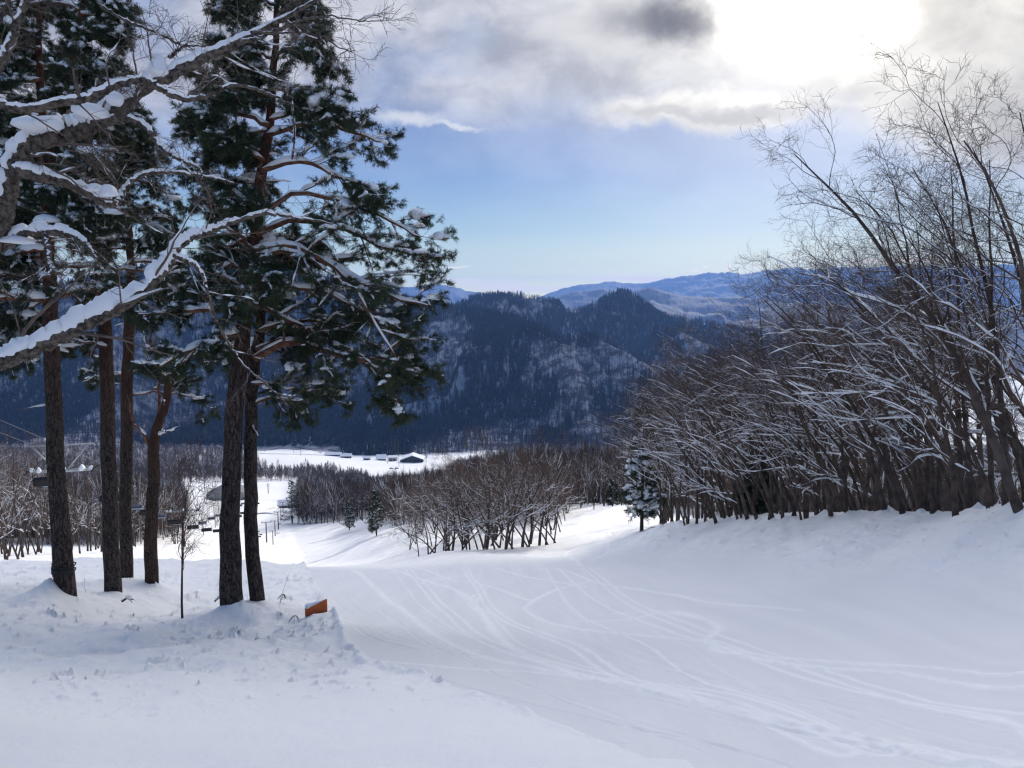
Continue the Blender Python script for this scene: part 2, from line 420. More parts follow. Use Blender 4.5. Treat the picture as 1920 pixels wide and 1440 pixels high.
EDGE = np.array([hit(*p) for p in [(1215, 1440), (1060, 1378), (950, 1335), (800, 1277), (700, 1248), (655, 1218), (632, 1170), (600, 1112), (575, 1072)]] + [un(560, 1040, 115)[:2], un(548, 1000, 190)[:2], un(540, 985, 230)[:2]])
def edge_x(Y): return np.interp(Y, EDGE[:, 1], EDGE[:, 0], left=EDGE[0, 0] + 0.3, right=EDGE[-1, 0])
MOUNDS = []   # (x, y, height, radius, power)
def gz(X, Y):
    X = np.asarray(X, float); Y = np.asarray(Y, float)
    z = base_z(X, Y)
    for (mx, my, h, r, pw) in MOUNDS:
        d = np.sqrt((X - mx) ** 2 + (Y - my) ** 2) / r
        z = z + h * np.exp(-d ** pw)
    return z
def detail_z(X, Y):
    wob = 0.10 * vnoise(X * 2.1, Y * 1.1, 3) + 0.04 * vnoise(X * 9, Y * 6, 4)
    e = X - edge_x(Y) + wob
    off = sst(e, 0.05, -0.05)                           # 1 = ungroomed side
    near = sst(Y, 3.0, 8.0); far = sst(Y, 60, 30)
    # right bank is ungroomed as well: above the foot of the bank
    bank = sst(base_z(X, Y) + EYE + SLP * Y, 0.35 + 0.0 * Y, 1.3) * sst(X, 3, 8) * sst(Y, 9, 14)
    rough = np.maximum(off, bank)
    z = off * (0.05 * near + 0.02)
    soft = fbm(X * 0.45, Y * 0.45, 5, 11, 0.55) * 0.30
    l2 = np.maximum(fbm(X * 1.7, Y * 1.7, 4, 31), 0) * 0.10
    band = sst(Y, 6.5, 9.5)
    lump = np.maximum(fbm(X * 5.0, Y * 5.0, 5, 41, 0.62) - 0.46, 0) * 0.24 * (1 + 0.8 * fbm(X * 0.7, Y * 0.7, 2, 43))
    pit = -np.maximum(fbm(X * 3.2 + 9, Y * 3.2, 3, 47) - 0.22, 0) * 0.16 * sst(fbm(X * .5, Y * .5, 2, 48), -0.1, 0.25)
    z = z + off * (soft * (0.22 + 0.78 * band) + l2 * (0.15 + 0.85 * band)) + off * sst(Y, 5.5, 8.0) * (lump + pit)
    z = z + bank * (soft * 0.35 + l2 * 1.3 + 0.5 * lump + 0.9 * pit) + bank * 0.09 * fbm(X * 2.6, Y * 1.2, 4, 66, 0.6)
    z = z + (1 - rough) * (fbm(X * 0.12, Y * 0.12, 3, 51) * 0.25 * sst(Y, 6, 20) + fbm(X * 0.6, Y * 2.0, 3, 55) * 0.008)
    # clods thrown along the groomer's edge
    rim = np.exp(-((e + 0.02) / 0.10) ** 2)
    z = z + rim * (0.03 + 0.10 * np.maximum(vnoise(X * 8, Y * 8, 61), 0)) * sst(Y, 4, 7) * far
    return z
TRACKS = []
def trk(pts, w, h, pair=0.0, n=10): TRACKS.append((np.array([hit(*p) for p in pts]), w, h, pair))
# ---------------------------------------------------------------- snow slope
M_SNOW = snow_mat("snow")
M_SNOWC = snow_mat("snow_on_branches", (0.84, 0.86, 0.9), ((40.0, 0.004),))
M_SNOWF = snow_mat("snow_far", (0.86, 0.87, 0.9), ((1.6, 0.15),))

def piste_mat():
    m, t, bs = new_mat("groomed_snow")
    pos = t.node('ShaderNodeNewGeometry').outputs['Position']
    at_ = t.node('ShaderNodeAttribute', attribute_name='trk').outputs['Fac']
    gr = t.node('ShaderNodeAttribute', attribute_name='groom').outputs['Fac']
    n = t.noise(pos, 0.5, 5, 0.6)
    # machine packed snow is a little darker than the scraped powder in the tracks
    st = t.node('ShaderNodeVectorMath', operation='MULTIPLY'); t.l.new(pos, st.inputs[0]); st.inputs[1].default_value = (1.3, 0.12, 0.1)
    lane = t.noise(st.outputs[0], 1.6, 3, 0.5)
    packed = t.mix(t.sstep(lane, 0.35, 0.65), (0.745, 0.755, 0.78, 1), (0.785, 0.79, 0.81, 1))
    powder = t.mix(n, (0.85, 0.855, 0.87, 1), (0.88, 0.88, 0.89, 1))
    c = t.mix(t.m('MULTIPLY', gr, 0.9), powder, packed)
    c = t.mix(t.m('MULTIPLY', at_, 1.0, clamp=True), c, (0.90, 0.90, 0.915, 1))
    gr_ = t.m('ADD', 0.945, t.m('MULTIPLY', t.noise(pos, 75.0, 3, 0.7), 0.11)); c = t.mix(1.0, c, t.xyz(gr_, gr_, gr_), 'MULTIPLY')
    dirt = t.sstep(t.noise(pos, 26.0, 2, 0.5), 0.795, 0.82)
    c = t.mix(t.m('MULTIPLY', dirt, 0.6), c, (0.25, 0.22, 0.2, 1))
    t.l.new(c, bs.inputs['Base Color']); bs.inputs['Roughness'].default_value = 0.7
    bs.inputs['Specular IOR Level'].default_value = 0.25
    mp = t.node('ShaderNodeVectorMath', operation='MULTIPLY'); t.l.new(pos, mp.inputs[0]); mp.inputs[1].default_value = (1.0, 0.06, 0.2)
    prev = None
    for vec, sc_, d in ((pos, 48.0, 0.007), (pos, 9.0, 0.012), (mp.outputs[0], 16.0, 0.006)):
        b = t.node('ShaderNodeBump'); b.inputs['Distance'].default_value = d; b.inputs['Strength'].default_value = 1.0
        t.l.new(t.noise(vec, sc_, 5, 0.62), b.inputs['Height'])
        if prev is not None: t.l.new(prev, b.inputs['Normal'])
        prev = b.outputs[0]
    t.l.new(prev, bs.inputs['Normal'])
    return m
M_PISTE = piste_mat()

trk([(565, 1080), (600, 1122), (650, 1170), (705, 1197), (780, 1218)], 0.05, -0.020)
trk([(582, 1075), (618, 1120), (668, 1160), (720, 1190), (800, 1208), (900, 1230)], 0.04, -0.015, 0.12)
trk([(660, 1068), (700, 1098), (760, 1144), (830, 1200), (900, 1232), (970, 1248), (1100, 1270), (1250, 1302), (1400, 1340), (1600, 1385), (1900, 1440)], 0.16, 0.030)
trk([(720, 1064), (790, 1085), (870, 1112), (905, 1150), (935, 1192), (985, 1232), (1060, 1258)], 0.13, 0.026)
trk([(770, 1062), (850, 1083), (940, 1105), (1000, 1122)], 0.10, 0.022)
trk([(1100, 1092), (1040, 1105), (998, 1122), (985, 1136), (1010, 1154), (1080, 1176), (1180, 1190), (1320, 1204), (1345, 1214), (1420, 1230), (1560, 1242), (1750, 1252), (1920, 1262)], 0.12, 0.03)
trk([(1080, 1160), (1180, 1160), (1240, 1148), (1310, 1160), (1345, 1176), (1335, 1192), (1318, 1200), (1335, 1214), (1360, 1226), (1500, 1250), (1700, 1264), (1920, 1290)], 0.13, 0.03)
trk([(1150, 1148), (1250, 1144), (1320, 1160)], 0.09, 0.02)
trk([(1010, 1068), (1060, 1072), (1120, 1094), (1240, 1110), (1330, 1130), (1500, 1145)], 0.09, 0.02)
trk([(930, 1066), (1000, 1082), (1100, 1100)], 0.10, 0.02)
trk([(895, 1112), (886, 1122), (892, 1136), (910, 1146)], 0.05, 0.02, 0.1)
trk([(850, 1076), (815, 1085), (800, 1092), (830, 1098)], 0.06, 0.02, 0.12)
trk([(770, 1255), (960, 1312), (1150, 1358), (1350, 1400), (1480, 1438)], 0.05, -0.014)
trk([(900, 1262), (1150, 1300), (1400, 1352), (1650, 1408), (1780, 1440)], 0.04, -0.010)
trk([(1100, 1230), (1300, 1268), (1500, 1300), (1750, 1340), (1920, 1372)], 0.05, -0.010)
trk([(700, 1240), (860, 1254), (1010, 1262), (1300, 1312), (1700, 1400), (1850, 1440)], 0.10, 0.014)
trk([(1090, 1000), (1130, 1012), (1140, 1030), (1110, 1052)], 0.08, 0.02)
trk([(1130, 1000), (1100, 1020), (1060, 1040), (1090, 1062)], 0.08, 0.02)

for _q in range(16):
    _r = random.Random(40 + _q); _x = 600 + 34 * _q + _r.uniform(-15, 15); _s = _r.uniform(0.55, 1.0)
    trk([(_x, 1066), (_x + 40 * _s, 1100 + _r.uniform(-4, 4)), (_x + 120 * _s + _r.uniform(-25, 25), 1150), (_x + 250 * _s + _r.uniform(-40, 40), 1205), (_x + 480 * _s, 1270), (_x + 800 * _s, 1335 + _r.uniform(-25, 20)), (min(_x + 1150 * _s, 2000), 1410)], _r.choice([.03, .04, .05, .06]), _r.choice([.008, .012, -.006, -.010]), _r.choice([0, .1, .12, 0]))
def track_field(X, Y):
    dz = np.zeros(X.shape); att = np.zeros(X.shape)
    for (P, w, h, pair) in TRACKS:
        Q = resample(P, max(40, len(P) * 14))
        W = 0.62 * w * (1 + 0.35 * np.clip(Q[:, 1].mean() / 25, 0, 1))
        x0, x1, y0, y1 = Q[:, 0].min() - .6, Q[:, 0].max() + .6, Q[:, 1].min() - .6, Q[:, 1].max() + .6
        idx = np.where((X > x0) & (X < x1) & (Y > y0) & (Y < y1))
        if len(idx[0]) == 0: continue
        px, py = X[idx], Y[idx]
        best = np.full(len(px), 9.0)
        wx = px + 0.03 * vnoise(px * 7, py * 3, 71); wy = py
        for i in range(len(Q) - 1):
            a, b = Q[i], Q[i + 1]; d = b - a; L = max(d @ d, 1e-9)
            t_ = np.clip(((wx - a[0]) * d[0] + (wy - a[1]) * d[1]) / L, 0, 1)
            dd = np.hypot(wx - a[0] - t_ * d[0], wy - a[1] - t_ * d[1]); np.minimum(best, dd, out=best)
        if pair: best = np.abs(best - pair)
        nz = 0.65 + 0.9 * np.abs(vnoise(px * 6, py * 6, 73)) + 0.5 * vnoise(px * 1.1, py * 0.6, 75)
        g = np.exp(-(best / W) ** 2)
        r = np.exp(-((best - 1.7 * W) / (0.5 * W)) ** 2) if h > 0 else np.exp(-((best - 1.5 * W) / (0.5 * W)) ** 2)
        if h > 0:
            dz[idx] += 1.2 * g * h * nz * (0.6 + 0.8 * vnoise(px * 14, py * 9, 77)); att[idx] = np.maximum(att[idx], np.clip(g * nz * 1.1, 0, 1))
        else:
            dz[idx] += g * h + r * abs(h) * 0.5; att[idx] = np.maximum(att[idx], 0.25 * g)
    return dz, att

def fan_grid(a0, a1, na, y0, y1, ny):
    A = np.linspace(a0, a1, na)[None, :]; Yv = np.exp(np.linspace(math.log(y0), math.log(y1), ny))[:, None]
    X = A * Yv; Y = np.broadcast_to(Yv, X.shape).copy()
    i = np.arange(ny - 1)[:, None] * na; j = np.arange(na - 1)[None, :]
    Q = np.stack([i + j, i + j + 1, i + na + j + 1, i + na + j], -1).reshape(-1, 4)
    return X, Y, Q

def build_slope():
    X, Y, Q = fan_grid(-1.15, 1.15, 1150, 1.6, 62.0, 860)
    z = gz(X, Y) + detail_z(X, Y)
    dz, att = track_field(X, Y)
    e = X - edge_x(Y)
    z = z + dz * sst(e, -0.02, 0.1)
    bank = sst(base_z(X, Y) + EYE + SLP * Y, 0.35, 1.3) * sst(X, 3, 8) * sst(Y, 9, 14)
    gr = sst(e, -0.02, 0.08) * (1 - bank)
    # single dents (a ski pole mark, a fallen lump)
    for (px, py, r, h) in ((1140, 1398, .10, -.05), (795, 1293, .09, .05), (820, 1318, .16, -.035), (885, 1318, .16, .05), (320, 1265, .07, .05), (420, 1268, .09, .09), (35, 1205, .12, .09),
                           (690, 1276, .1, -.04), (600, 1258, .1, .05), (560, 1245, .08, .06), (512, 1222, .09, .08), (160, 1310, .3, .05), (60, 1230, .3, .08), (310, 1330, .3, .05), (520, 1222, .08, .05), (595, 1212, .14, .08)):
        p = hit(px, py); d = np.hypot(X - p[0], (Y - p[1]) * 0.8) / r * (1 + 0.9 * fbm(X * 9, Y * 9, 3, 90)); z = z + h * 0.7 * np.exp(-d ** 2)
    V = np.stack([X, Y, z], -1).reshape(-1, 3)
    me = mesh_np("snow_slope", V, [Q], [M_PISTE])
    for nme, arr in (("trk", att * sst(e, -0.02, 0.1)), ("groom", gr)):
        a_ = me.attributes.new(nme, 'FLOAT', 'POINT'); a_.data.foreach_set("value", arr.astype(np.float32).ravel())
    tagp(link("ski_slope", me), kind="structure")
    # lower slope and valley
    X, Y, Q = fan_grid(-1.6, 1.6, 640, 57.0, 1500.0, 420)
    z = gz(X, Y) + fbm(X * 0.02, Y * 0.02, 5, 81) * np.clip((Y - 60) * 0.02, 0, 5) * 0.5 + fbm(X * 0.35, Y * 0.35, 3, 83) * 0.12 * sst(Y, 60, 75)
    e = X - edge_x(Y)
    z = z - 1.2 * sst(Y, 62.2, 57.5)
    z = z - 0.25 * sst(e, -0.5, 0.4) * sst(-X / Y, 0.0, 0.2) * sst(Y, 64, 80) * sst(Y, 260, 200)
    V = np.stack([X, Y, z - 0.01], -1).reshape(-1, 3)
    z = z
    me = mesh_np("valley_ground", V, [Q], [M_PISTE])
    rr = np.interp(Y, [60, 75, 95, 120, 150, 190, 225, 240], [-3.0, -7.5, -12, -17, -23, -30, -40, -60]) + 1.2 * vnoise(X * .2, Y * .1, 88)
    gr = sst(e, -0.3, 0.8) * sst(rr - X, -0.5, 1.5) * sst(Y, 245, 225)
    br = np.exp(-((X / Y - 0.118 - 0.02 * np.sin(Y / 18)) / 0.026) ** 2) * sst(Y, 125, 105)
    ln = np.abs(((X + 0.03 * Y) / 3.2 + 0.15 * vnoise(X * .1, Y * .06, 89)) % 1.0 - 0.5)
    tr = np.where(ln > 0.46, 0.9, 0.0) * gr + 0.8 * br * (vnoise(X * 1.6 - Y * .25, Y * .04, 92) > 0.12)
    for nme, arr in (("trk", tr), ("groom", np.maximum(gr, br))):
        a_ = me.attributes.new(nme, 'FLOAT', 'POINT'); a_.data.foreach_set("value", arr.astype(np.float32).ravel())
    tagp(link("valley_ground", me), kind="structure")
    # the slope goes on uphill behind the viewer
    xs = np.linspace(-60, 60, 81); ys = np.linspace(-70, 1.65, 60)
    X, Y = np.meshgrid(xs, ys); z = gz(X, Y) + fbm(X * .3, Y * .3, 3, 11) * 0.1 * sst(Y, 1.6, -4) - 0.02
    n = len(xs); i = np.arange(len(ys) - 1)[:, None] * n; j = np.arange(n - 1)[None, :]
    Q = np.stack([i + j, i + j + 1, i + n + j + 1, i + n + j], -1).reshape(-1, 4)
    tagp(link("uphill_slope", mesh_np("uphill_slope", np.stack([X, Y, z], -1).reshape(-1, 3), [Q], [M_SNOW])), kind="structure")

# ---------------------------------------------------------------- hills
RID = [
 [(-900, 590, 1900), (-300, 560, 1900), (0, 556, 1850), (150, 530, 1850), (300, 496, 1900), (400, 476, 1950), (500, 484, 1950), (620, 520, 1900), (700, 550, 1850), (800, 574, 1750), (870, 584, 1650), (960, 606, 1500), (1040, 640, 1400), (1085, 705, 1290), (1110, 780, 1180)],
 [(620, 600, 2400), (760, 590, 2300), (830, 586, 2200), (880, 563, 2200), (920, 556, 2200), (965, 555, 2200), (1030, 566, 2200), (1062, 582, 2250), (1095, 580, 2250), (1130, 563, 2230), (1165, 549, 2200), (1198, 564, 2150), (1250, 604, 2050), (1310, 642, 1900), (1370, 700, 1700), (1420, 770, 1500)],
 [(1030, 665, 1600), (1060, 645, 1450), (1100, 634, 1420), (1150, 648, 1380), (1200, 676, 1330), (1240, 710, 1280), (1300, 772, 1200)],
 [(1160, 600, 3000), (1240, 594, 2900), (1340, 608, 2800), (1400, 624, 2700), (1450, 650, 2500), (1560, 705, 2200)],
]
FLOOR = -205.0
def hill_z(X, Y):
    fl = FLOOR - np.clip((X / Y - 0.15) * 330, 0, 145) * sst(Y, 900, 1600)
    out = fl + 0 * X
    rn = fbm(X / 55 + 0.8 * fbm(X / 200, Y / 200, 2, 95), Y / 170, 3, 91)
    rn2 = fbm(X / 210, Y / 300, 3, 97)
    for ri, R in enumerate(RID):
        P = resample([un(*p) for p in R], len(R) * 8)
        dmin = np.full(X.shape, 1e9); zc = np.zeros(X.shape)
        for i in range(len(P) - 1):
            a, b = P[i], P[i + 1]; d = (b - a)[:2]; L = d @ d
            t_ = np.clip(((X - a[0]) * d[0] + (Y - a[1]) * d[1]) / L, 0, 1)
            dd = np.hypot(X - a[0] - t_ * d[0], Y - a[1] - t_ * d[1]); k = dd < dmin
            dmin = np.where(k, dd, dmin); zc = np.where(k, a[2] + t_ * (b[2] - a[2]), zc)
        H = zc - fl
        wd = np.maximum(H, 1) / (0.40 if ri != 2 else 0.52)
        s = dmin / wd
        prof = np.where(s < 1, (1 - s) * (0.72 + 0.28 * (1 - s)), 0)
        amp = np.sin(np.clip(s, 0, 1) * math.pi) * np.clip(H, 0, 200)
        h = fl + H * prof + amp * (-np.abs(rn) * 0.75 + 0.16 + 0.34 * rn2)
        out = np.maximum(out, h)
    return out + fbm(X / 30, Y / 30, 3, 99) * 3
def build_hills():
    X, Y, Q = fan_grid(-0.95, 0.95, 700, 930, 3400, 330)
    z = hill_z(X, Y)
    near = sst(Y, 1080, 960)
    z = z * (1 - near) + (gz(X, Y) - 3.0) * near
    me = mesh_np("hills", np.stack([X, Y, z], -1).reshape(-1, 3), [Q], [M_HILL])
    tagp(link("hills", me), kind="structure")
    return X, Y, z
m, t, bs = new_mat("wooded_hill")
pos = t.node('ShaderNodeNewGeometry').outputs['Position']
c = t.mix(t.sstep(t.noise(pos, 0.05, 6, 0.65), 0.40, 0.60), (0.04, 0.04, 0.055, 1), (0.30, 0.32, 0.37, 1))
t.l.new(c, bs.inputs['Base Color']); bs.inputs['Roughness'].default_value = 0.9
M_HILL = m

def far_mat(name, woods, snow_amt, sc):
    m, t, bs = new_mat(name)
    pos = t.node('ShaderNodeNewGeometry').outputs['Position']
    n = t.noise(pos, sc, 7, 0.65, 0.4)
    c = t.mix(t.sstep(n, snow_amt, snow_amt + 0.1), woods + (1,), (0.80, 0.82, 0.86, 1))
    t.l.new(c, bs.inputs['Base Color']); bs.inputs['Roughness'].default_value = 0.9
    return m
def far_range(name, pts, depth, mat, floor=-330.0, amp=0.10, seed=0, n=520, m=60):
    P = resample([un(*p) for p in pts], n)
    V = []
    for k in range(m + 1):
        s = k / m
        # towards the viewer the range sinks to the plain; behind the crest it drops away
        Y = P[:, 1] + (0.25 - s) * depth; X = P[:, 0] * Y / P[:, 1]
        q = (s - 0.25) / 0.75 if s > 0.25 else (0.25 - s) / 0.25
        prof = (1 - q) ** 1.15
        H = P[:, 2] - floor
        rn = fbm(X / (depth * 0.09) + 3 * seed, Y / (depth * 0.12), 5, 200 + seed)
        z = floor + H * prof + H * np.sin(min(q, 1) * math.pi) * amp * (rn * 2.2 - np.abs(rn) * 1.4) + H * 0.035 * fbm(X / (depth * 0.03), Y / (depth * 0.03), 5, 230 + seed, 0.6)
        V.append(np.stack([X, Y, z], -1))
    V = np.concatenate(V); i = np.arange(m)[:, None] * n; j = np.arange(n - 1)[None, :]
    Q = np.stack([i + j, i + n + j, i + n + j + 1, i + j + 1], -1).reshape(-1, 4)
    tagp(link(name, mesh_np(name, V, [Q], [mat])), kind="structure")
def build_far():
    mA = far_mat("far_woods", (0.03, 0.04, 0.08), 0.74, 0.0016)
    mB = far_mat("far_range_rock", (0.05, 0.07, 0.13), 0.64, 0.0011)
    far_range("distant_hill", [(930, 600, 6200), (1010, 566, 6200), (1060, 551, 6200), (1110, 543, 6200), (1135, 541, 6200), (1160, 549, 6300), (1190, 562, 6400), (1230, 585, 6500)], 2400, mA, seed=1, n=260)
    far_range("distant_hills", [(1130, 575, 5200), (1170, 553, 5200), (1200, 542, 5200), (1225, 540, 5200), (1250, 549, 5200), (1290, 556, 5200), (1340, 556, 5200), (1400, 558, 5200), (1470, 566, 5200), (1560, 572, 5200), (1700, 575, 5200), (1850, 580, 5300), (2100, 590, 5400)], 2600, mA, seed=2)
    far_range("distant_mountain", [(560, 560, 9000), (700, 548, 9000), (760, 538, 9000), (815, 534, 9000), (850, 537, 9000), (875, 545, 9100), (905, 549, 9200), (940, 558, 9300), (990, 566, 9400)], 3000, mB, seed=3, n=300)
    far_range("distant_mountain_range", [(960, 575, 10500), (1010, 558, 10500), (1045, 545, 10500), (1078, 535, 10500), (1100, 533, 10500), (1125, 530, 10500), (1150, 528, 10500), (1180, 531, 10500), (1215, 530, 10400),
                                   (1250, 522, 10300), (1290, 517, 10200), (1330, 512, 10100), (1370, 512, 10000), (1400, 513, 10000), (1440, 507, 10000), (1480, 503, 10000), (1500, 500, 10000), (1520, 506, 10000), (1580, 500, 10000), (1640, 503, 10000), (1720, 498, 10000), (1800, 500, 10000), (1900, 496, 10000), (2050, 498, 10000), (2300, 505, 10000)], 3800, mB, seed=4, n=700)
    # plain with fields, woods and villages
    m, t, bs = new_mat("plain_fields")
    pos = t.node('ShaderNodeNewGeometry').outputs['Position']
    vo = t.node('ShaderNodeTexVoronoi'); vo.inputs['Scale'].default_value = 0.004; t.l.new(pos, vo.inputs['Vector'])
    n = t.noise(pos, 0.0022, 6, 0.7, 0.3); n2 = t.noise(pos, 0.012, 4, 0.7)
    f = t.m('MULTIPLY', t.sstep(n, 0.49, 0.56), t.sstep(n2, 0.42, 0.55))
    c = t.mix(f, (0.85, 0.86, 0.89, 1), (0.08, 0.085, 0.11, 1))
    t.l.new(c, bs.inputs['Base Color']); bs.inputs['Roughness'].default_value = 0.55
    V = np.array([[-26000, 1250, -333], [26000, 1250, -333], [26000, 12500, -333], [-26000, 12500, -333]], float)
    tagp(link("snowy_plain", mesh_np("snowy_plain", V, [np.array([[0, 1, 2, 3]])], [m])), kind="structure")
def build_haze():
    g = Geo(); box(g, 0, 6200, (352 - 345) / 2.0, 60000, 12900, 352 + 345)
    m = bpy.data.materials.new("haze_air"); m.use_nodes = True; t = NT(m.node_tree); t.n.clear()
    v = t.node('ShaderNodeVolumePrincipled'); v.inputs['Color'].default_value = (0.20, 0.40, 0.95, 1)
    v.inputs['Density'].default_value = HAZE; v.inputs['Anisotropy'].default_value = 0.25
    o = t.node('ShaderNodeOutputMaterial'); t.l.new(v.outputs[0], o.inputs['Volume'])
    o_ = g.obj("haze", m); tagp(o_, kind="stuff")
HAZE = 0.9e-4

def build_cloud():
    """the thin cloud the sun stands behind: it shades the upper slope."""
    D = 1320.0; s = np.array(SUNV); p = np.array([0, 0, 1.0]) - s * s[2]; p /= np.linalg.norm(p); r = np.cross(s, p)
    nu, nv = 96, 64
    th = np.linspace(0, 2 * math.pi, nu, endpoint=False)[None, :]; ph = np.linspace(0.02, math.pi - 0.02, nv)[:, None]
    x = np.cos(th) * np.sin(ph); y = np.sin(th) * np.sin(ph); z = np.cos(ph) + 0 * th
    k = 1 + 0.22 * fbm(x * 2.2 + 5, y * 2.2 + z * 1.7, 4, 301) + 0.10 * fbm(x * 6 + z * 3, y * 6 - z * 5, 3, 305)
    C = s * D + p * 22.0
    V = C + (x * k)[..., None] * r * 120 + (y * k)[..., None] * p * 46 + (z * k)[..., None] * s * 45
    V = V.reshape(-1, 3)
    V[:, 2] = np.maximum(V[:, 2], 356.0)
    i = np.arange(nv - 1)[:, None] * nu; j = np.arange(nu)[None, :]; j1 = (j + 1) % nu
    Q = np.stack([i + j, i + nu + j, i + nu + j1, i + j1], -1).reshape(-1, 4)
    n0 = len(V); V = np.vstack([V, V[:nu].mean(0), V[-nu:].mean(0)])
    jj = np.arange(nu); T = np.concatenate([np.stack([np.full(nu, n0), jj, (jj + 1) % nu], -1), np.stack([np.full(nu, n0 + 1), (nv - 1) * nu + (jj + 1) % nu, (nv - 1) * nu + jj], -1)])
    m = bpy.data.materials.new("cloud_vapour"); m.use_nodes = True; t = NT(m.node_tree); t.n.clear()
    v = t.node('ShaderNodeVolumePrincipled'); v.inputs['Color'].default_value = (1, 1, 1, 1)
    v.inputs['Density'].default_value = 0.0047; v.inputs['Anisotropy'].default_value = 0.6
    o = t.node('ShaderNodeOutputMaterial'); t.l.new(v.outputs[0], o.inputs['Volume'])
    tagp(link("cloud", mesh_np("cloud", V, [Q, T], [m])), kind="stuff")
# ---------------------------------------------------------------- vegetation materials
M_BARKP = bark_mat("pine_bark", (0.018, 0.015, 0.015), (0.105, 0.082, 0.072), ((0.16, 0.068, 0.042), 4.6, 10.0), 20.0)
M_BARKO = bark_mat("orange_pine_bark", (0.020, 0.015, 0.014), (0.10, 0.065, 0.05), ((0.13, 0.062, 0.040), 3.6, 8.0), 22.0)
M_BARKD = simple("oak_bark", (0.105, 0.086, 0.072), 0.9, 0.75, 28.0, 0.02, 55)
M_LIMBO = simple("orange_limb_bark", (0.15, 0.068, 0.042), 0.9, 0.5, 9.0, 0.01, 40)
M_BARE = simple("bare_bark", (0.072, 0.054, 0.045), 0.9, 0.45, 3.0, 0.006, 30, obj_rand=0.3)
M_TWIG = simple("bare_twigs", (0.098, 0.064, 0.048), 0.9, 0.3, 2.0, obj_rand=0.3)
M_TWIGF = simple("woodland_twigs", (0.115, 0.084, 0.068), 0.95, 0.3, 0.05)
M_TWIGM = simple("hill_bare_wood", (0.060, 0.048, 0.058), 0.95, 0.4, 0.02)
M_NEED = simple("pine_needles", (0.040, 0.058, 0.030), 0.7, 0.45, 2.2)
M_CONI = simple("hill_conifers", (0.014, 0.021, 0.017), 0.9, 0.5, 0.02)
M_BIRCH = simple("birch_bark", (0.24, 0.21, 0.19), 0.85, 0.5, 9.0)

def rngf(seed): return np.random.default_rng(seed)
def pick(P, R, ii, t):
    K = P.shape[1]; x = t * (K - 1); i = np.minimum(x.astype(int), K - 2); f = (x - i)[:, None]
    pos = P[ii, i] * (1 - f) + P[ii, i + 1] * f; tan = nrm(P[ii, i + 1] - P[ii, i]); r = R[ii, i] * (1 - f[:, 0]) + R[ii, i + 1] * f[:, 0]
    return pos, tan, r
def grow(P, R, n, t0, t1, lenf, ang, K, wig, bias, rng, rf=0.55, rmin=0.003, flat=0.0, lmin=0.12, tip=0.25):
    """side shoots for every polyline; returns arrays (N*n, K, 3), (N*n, K)."""
    N = len(P); ii = np.repeat(np.arange(N), n); t = t0 + (t1 - t0) * ((np.tile(np.arange(n), N) + rng.uniform(0, 1, N * n)) / n)
    pos, tan, r = pick(P, R, ii, np.clip(t, 0, 0.999))
    L = np.linalg.norm(np.diff(P, axis=1), axis=-1).sum(1)[ii]
    ln = np.maximum(L * lenf * (1.15 - 0.75 * t) * rng.uniform(0.55, 1.35, N * n), lmin)
    q = rng.normal(0, 1, (N * n, 3)); q[:, 2] *= (1 - flat)
    q = nrm(q - (q * tan).sum(-1, keepdims=True) * tan)
    a = np.radians(ang) * rng.uniform(0.7, 1.25, (N * n, 1))
    d = nrm(tan * np.cos(a) + q * np.sin(a))
    r0 = np.maximum(r * rf * rng.uniform(0.7, 1.0, N * n), rmin)
    return shoot(pos, d, ln, r0, K, wig, bias, rng, tip)
def shoot(pos, d, ln, r0, K, wig, bias, rng, tip=0.25):
    out = [pos]; step = (ln / (K - 1))[:, None]; b = np.asarray(bias, float)
    for k in range(K - 1):
        d = nrm(d + rng.normal(0, wig, d.shape) + b); out.append(out[-1] + d * step)
    s = np.linspace(1, tip, K)[None, :]
    return np.stack(out, 1), r0[:, None] * s
def snow_on(g, P, R, rng, thick=1.0, add=0.012, gaps=0.3, sides=5, keep=1.0, seed=0, pw=1.5, lift=0.6, mx=0.2, ht=0.0):
    N, K, _ = P.shape
    if keep < 1:
        k = rng.uniform(0, 1, N) < keep; P = P[k]; R = R[k]; N = len(P)
    if N == 0: return
    T = np.empty_like(P); T[:, 1:-1] = P[:, 2:] - P[:, :-2]; T[:, 0] = P[:, 1] - P[:, 0]; T[:, -1] = P[:, -1] - P[:, -2]; T = nrm(T)
    hz = np.sqrt(np.clip(1 - T[..., 2] ** 2, 0, 1)) ** pw
    nz = rng.uniform(0.35, 1.25, (N, K)); nz = np.where(rng.uniform(0, 1, (N, K)) < gaps, 0.12, nz)
    rs = np.minimum((R * 0.95 + add) * thick, mx) * hz * nz; rs[:, 0] *= 0.5; rs[:, -1] *= 0.4
    if ht: rs = rs * np.clip(1.45 - 1.5 * P[..., 2] / ht, 0.12, 1.0)
    C = P.copy(); C[..., 2] += R * lift + rs * 0.45
    tubes(g, C, rs, sides)

